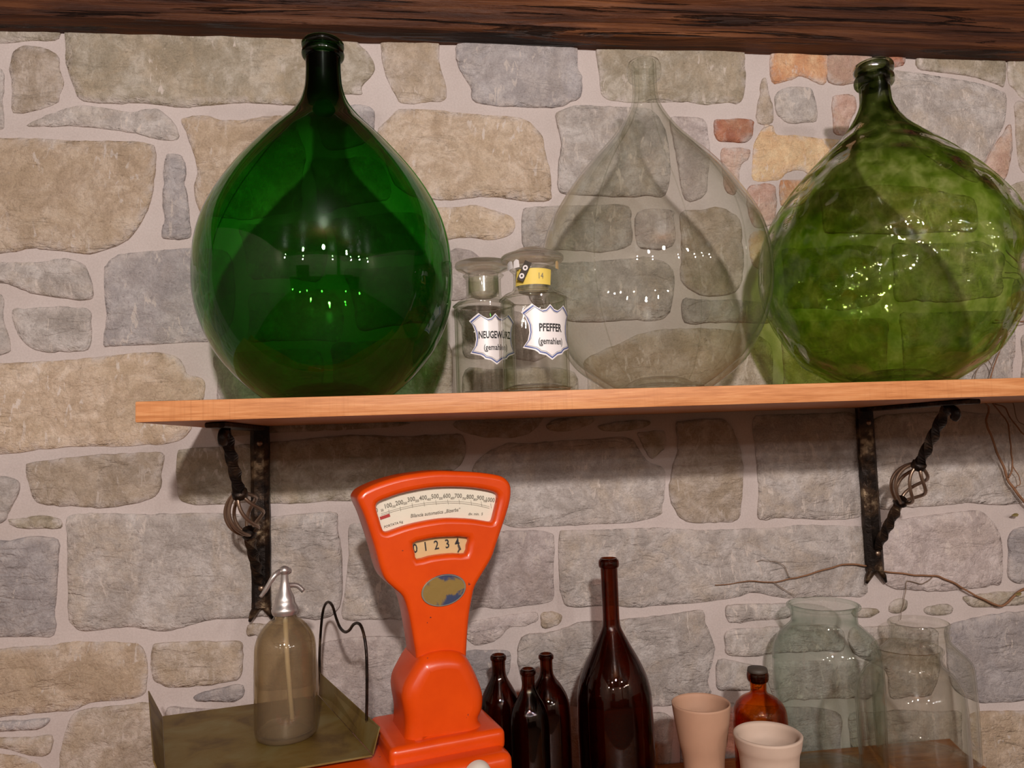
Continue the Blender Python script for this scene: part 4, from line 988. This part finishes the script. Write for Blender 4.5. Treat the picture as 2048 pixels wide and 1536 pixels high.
# ------------------------------------------------------------------ bottles and vessels on the counter
def vessel(name, label, cat, axis_px, ref_py, y, rows, zbot_rows, mat, th=.003, part='glass_body', group=None, top_px=None, extra=None, seg=56, n=4):
    """rows: (left,right,row) silhouette pixels at depth y, from top to bottom; stands on the counter"""
    xs = []; pr = []
    for a, b_, py in rows:
        p, q = PY(a, py, y), PY(b_, py, y); pr.append(((q.x - p.x) / 2, (p.z + q.z) / 2 - ZT)); xs.append((p.x + q.x) / 2)
    cx = sum(xs) / len(xs); pr.sort(key=lambda p: p[1])
    R = pr[0][0] * zbot_rows
    prof = [(0, .010), (R * .6, .006), (R * .88, 0), (R * .985, .006), (R, .018)] + pr
    t = thing(name, label, cat, (cx, y, ZT), 0, group)
    mesh_obj(part, *lathe(shell_profile([prof[0]] + catmull(prof[1:], n), th, th * 2.2), seg), mat, t)
    return t, pr, cx
def ring_part(t, name, r, z0, z1, th, mat): mesh_obj(name, *lathe(lip_ring(r, z0, z1, th, 1)[1:-1], 40, False), mat, t)

t, pr, cx = vessel('wine_bottle', 'tall dark brown long-necked bottle in the middle of the counter', 'bottle', 0, 0, -.20,
    [(1199, 1233, 1117), (1200, 1233, 1150), (1203, 1236, 1200), (1206, 1239, 1240), (1203, 1243, 1258), (1192, 1258, 1285), (1175, 1278, 1320), (1164, 1292, 1350), (1158, 1300, 1380), (1157, 1303, 1410), (1158, 1306, 1470), (1161, 1308, 1530)], 1.0, M['g_amber'])
r_, z_ = pr[-1]; ring_part(t, 'lip', r_, z_ - .018, z_ - .001, .0032, M['g_amber'])
for yy, rows, lab in (
    (-.16, [(983, 1011, 1310), (984, 1011, 1340), (981, 1014, 1355), (972, 1026, 1375), (964, 1036, 1395), (960, 1040, 1420), (960, 1041, 1470), (961, 1043, 1530)], 'small brown glass bottle standing right against the orange scale'),
    (-.255, [(1043, 1070, 1338), (1044, 1070, 1370), (1040, 1075, 1385), (1030, 1087, 1405), (1023, 1095, 1425), (1020, 1098, 1450), (1021, 1099, 1490), (1022, 1100, 1530)], 'small brown glass bottle, foremost and lowest of the three'),
    (-.17, [(1080, 1106, 1308), (1081, 1106, 1340), (1077, 1111, 1355), (1066, 1124, 1372), (1055, 1135, 1395), (1051, 1139, 1420), (1052, 1141, 1470), (1054, 1143, 1530)], 'small brown glass bottle nearest the tall brown bottle')):
    t, pr, cx = vessel('beer_bottle', lab, 'bottle', 0, 0, yy, rows, 1.0, M['g_amber'], group='small brown bottles')
    r_, z_ = pr[-1]; ring_part(t, 'lip', r_, z_ - .010, z_ - .0005, .0022, M['g_amber'])
t, pr, cx = vessel('medicine_bottle', 'small amber medicine bottle with dark neck between cups and jars', 'bottle', 0, 0, -.26,
    [(1500, 1532, 1352), (1501, 1531, 1372), (1500, 1533, 1385), (1485, 1552, 1396), (1475, 1566, 1410), (1471, 1571, 1430), (1471, 1572, 1470), (1472, 1573, 1530)], 1.0, M['g_amber2'])
r_, z_ = pr[-1]
ring_part(t, 'lip', r_, z_ - .010, z_ + .010, .0045, M['g_amber']); 
mesh_obj('stopper', *lathe([(0, z_ - .012), (r_ * .8, z_ - .012), (r_ * .86, z_ + .004), (r_ * 1.2, z_ + .009), (r_ * 1.12, z_ + .015), (0, z_ + .017)], 32), M['darktag'], t)

def cup(label, y, rows, mat, th):
    xs = []; pr = []
    for a, b_, py in rows:
        p, q = PY(a, py, y), PY(b_, py, y); pr.append(((q.x - p.x) / 2, (p.z + q.z) / 2 - ZT)); xs.append((p.x + q.x) / 2)
    cx = sum(xs) / len(xs); pr.sort(key=lambda p: p[1]); R = pr[0][0] * .94
    t = thing('ceramic_cup', label, 'cup', (cx, y, ZT), 0, 'beige cups on the counter')
    prof = [(0, .004), (R * .8, .001), (R * .9, 0), (R, .006)] + pr
    mesh_obj('cup_body', *lathe(shell_profile(catmull(prof, 4), th, th * 1.5), 56), mat, t); return t, pr
t, pr = cup('tall peach-coloured tapering cup beside the big brown bottle', -.33, [(1348, 1459, 1405), (1351, 1457, 1430), (1358, 1450, 1480), (1367, 1444, 1530)], M['candle'], .003)
t, pr = cup('short beige ceramic cup in front of the amber medicine bottle', -.42, [(1472, 1600, 1468), (1476, 1597, 1490), (1483, 1591, 1530)], M['ceramic'], .006)

def big_jar(label, y, rows, zrim, rimth, mat, group, threads=0):
    t, pr, cx = vessel('glass_jar', label, 'jar', 0, 0, y, rows, 1.0, mat, .003, 'jar_body', group, seg=72)
    r_, z_ = pr[-1]; ring_part(t, 'rim', r_, z_ - .008, z_, rimth, mat)
    for k in range(threads): ring_part(t, 'thread', r_, z_ - .020 - k * .012, z_ - .015 - k * .012, .0016, mat)
    return t
big_jar('large pale aqua glass jar beside the amber medicine bottle', -.135, [(1588, 1712, 1207), (1590, 1708, 1240), (1583, 1716, 1252), (1566, 1737, 1272), (1557, 1748, 1300), (1556, 1752, 1340), (1558, 1753, 1420), (1562, 1752, 1500)], 0, .005, M['g_aqua'], 'glass jars on the counter', 0)
big_jar('clear screw-top glass jar standing behind the front clear jar', -.112, [(1790, 1892, 1243), (1791, 1890, 1275), (1778, 1905, 1295), (1764, 1921, 1312), (1757, 1930, 1335), (1757, 1933, 1420), (1760, 1935, 1490)], 0, .002, M['g_jar'], 'glass jars on the counter', 2)
big_jar('clear wide-mouthed glass jar in front, rightmost on the counter', -.345, [(1755, 1874, 1293), (1756, 1873, 1325), (1742, 1893, 1345), (1730, 1908, 1370), (1726, 1914, 1400), (1727, 1916, 1460), (1729, 1918, 1520)], 0, .003, M['g_jar'], 'glass jars on the counter', 1)

# ------------------------------------------------------------------ dried vine on the wall
vine = thing('dried_vine', 'dried brown vine tendrils creeping over the stones at the right', 'vine', (1.0, -.012, 1.2))
VO = Vector((1.0, -.012, 1.2))
def stem(px, y, r0, r1, mat='vine', name='stem'):
    yy = y if isinstance(y, (list, tuple)) else [y] * len(px)
    P = [PY(a, b_, c) - VO for (a, b_), c in zip(px, yy)]; P = catmull([tuple(p) for p in P], 5); n = len(P)
    P = [Vector(p) + Vector((noise.noise(Vector((i * .35, 0, len(px)))), 0, noise.noise(Vector((i * .35, 7, len(px)))))) * .002 for i, p in enumerate(P)]
    mesh_obj(name, *tube(P, [r0 + (r1 - r0) * i / (n - 1) for i in range(n)], 6), M[mat], vine)
stem([(1733, 1132), (1700, 1128), (1660, 1136), (1620, 1148), (1590, 1156), (1545, 1164), (1500, 1162), (1460, 1168), (1430, 1170)], -.014, .0022, .0008)
stem([(1545, 1164), (1570, 1180), (1590, 1192)], -.014, .0012, .0006, 'vine2', 'tendril')
stem([(1580, 1156), (1565, 1130), (1540, 1121), (1515, 1122)], -.014, .001, .0005, 'vine2', 'tendril')
stem([(1745, 1140), (1790, 1145), (1830, 1150), (1870, 1152), (1900, 1162), (1935, 1182), (1970, 1200), (2003, 1212), (2025, 1195), (2048, 1178), (2100, 1170)], -.016, .0018, .003)
stem([(1866, 1153), (1845, 1168), (1815, 1163), (1810, 1190), (1805, 1215), (1800, 1240)], -.014, .0012, .0006, 'vine2', 'tendril')
stem([(1960, 800), (1972, 808), (1978, 820), (1972, 845), (1982, 870), (1996, 910), (2008, 935), (2016, 960), (2030, 980), (2050, 1005), (2090, 1040)], [-.06, -.05, -.04, -.035, -.03, -.028, -.026, -.024, -.024, -.022, -.02], .0018, .0035)
stem([(1985, 806), (2000, 825), (2015, 845), (2019, 870), (2022, 900), (2025, 930), (2018, 955)], -.03, .0014, .002)
stem([(1990, 808), (2010, 815), (2020, 835), (2040, 860), (2060, 880)], -.03, .0014, .0016)
stem([(2025, 930), (2038, 955), (2040, 968), (2030, 975)], -.03, .0012, .0009, 'vine', 'tendril')
stem([(2026, 806), (2035, 840), (2050, 850)], -.025, .001, .0008, 'vine2', 'tendril')
stem([(2012, 500), (2030, 520), (2050, 530), (2090, 545)], -.03, .0012, .0016)
stem([(2010, 545), (2040, 550), (2060, 590), (2100, 600)], -.03, .0012, .0014, 'vine2', 'tendril')
stem([(1990, 640), (2020, 640), (2045, 642), (2090, 630)], -.025, .0014, .0014)
stem([(1945, 775), (1955, 740), (1975, 720), (1985, 745), (1975, 770), (1960, 780)], -.03, .0012, .0009, 'vine2', 'tendril')
stem([(1975, 770), (2000, 700), (2030, 640), (2060, 560), (2080, 420)], -.03, .0014, .0014)
for k, (a, b_) in enumerate(((2036, 1188), (2042, 622), (2046, 586), (2030, 1030))):
    p = PY(a, b_, -.018) - VO; s_ = .010
    mesh_obj('leaf', [p + Vector(v) * s_ for v in ((-1, 0, 0), (-.3, -.25, .45), (.5, -.1, .4), (1, 0, .1), (.4, -.25, -.35), (-.4, -.1, -.3), (0, -.05, 0))], [(0, 1, 6), (1, 2, 6), (2, 3, 6), (3, 4, 6), (4, 5, 6), (5, 0, 6)], M['leaf'], vine, False)
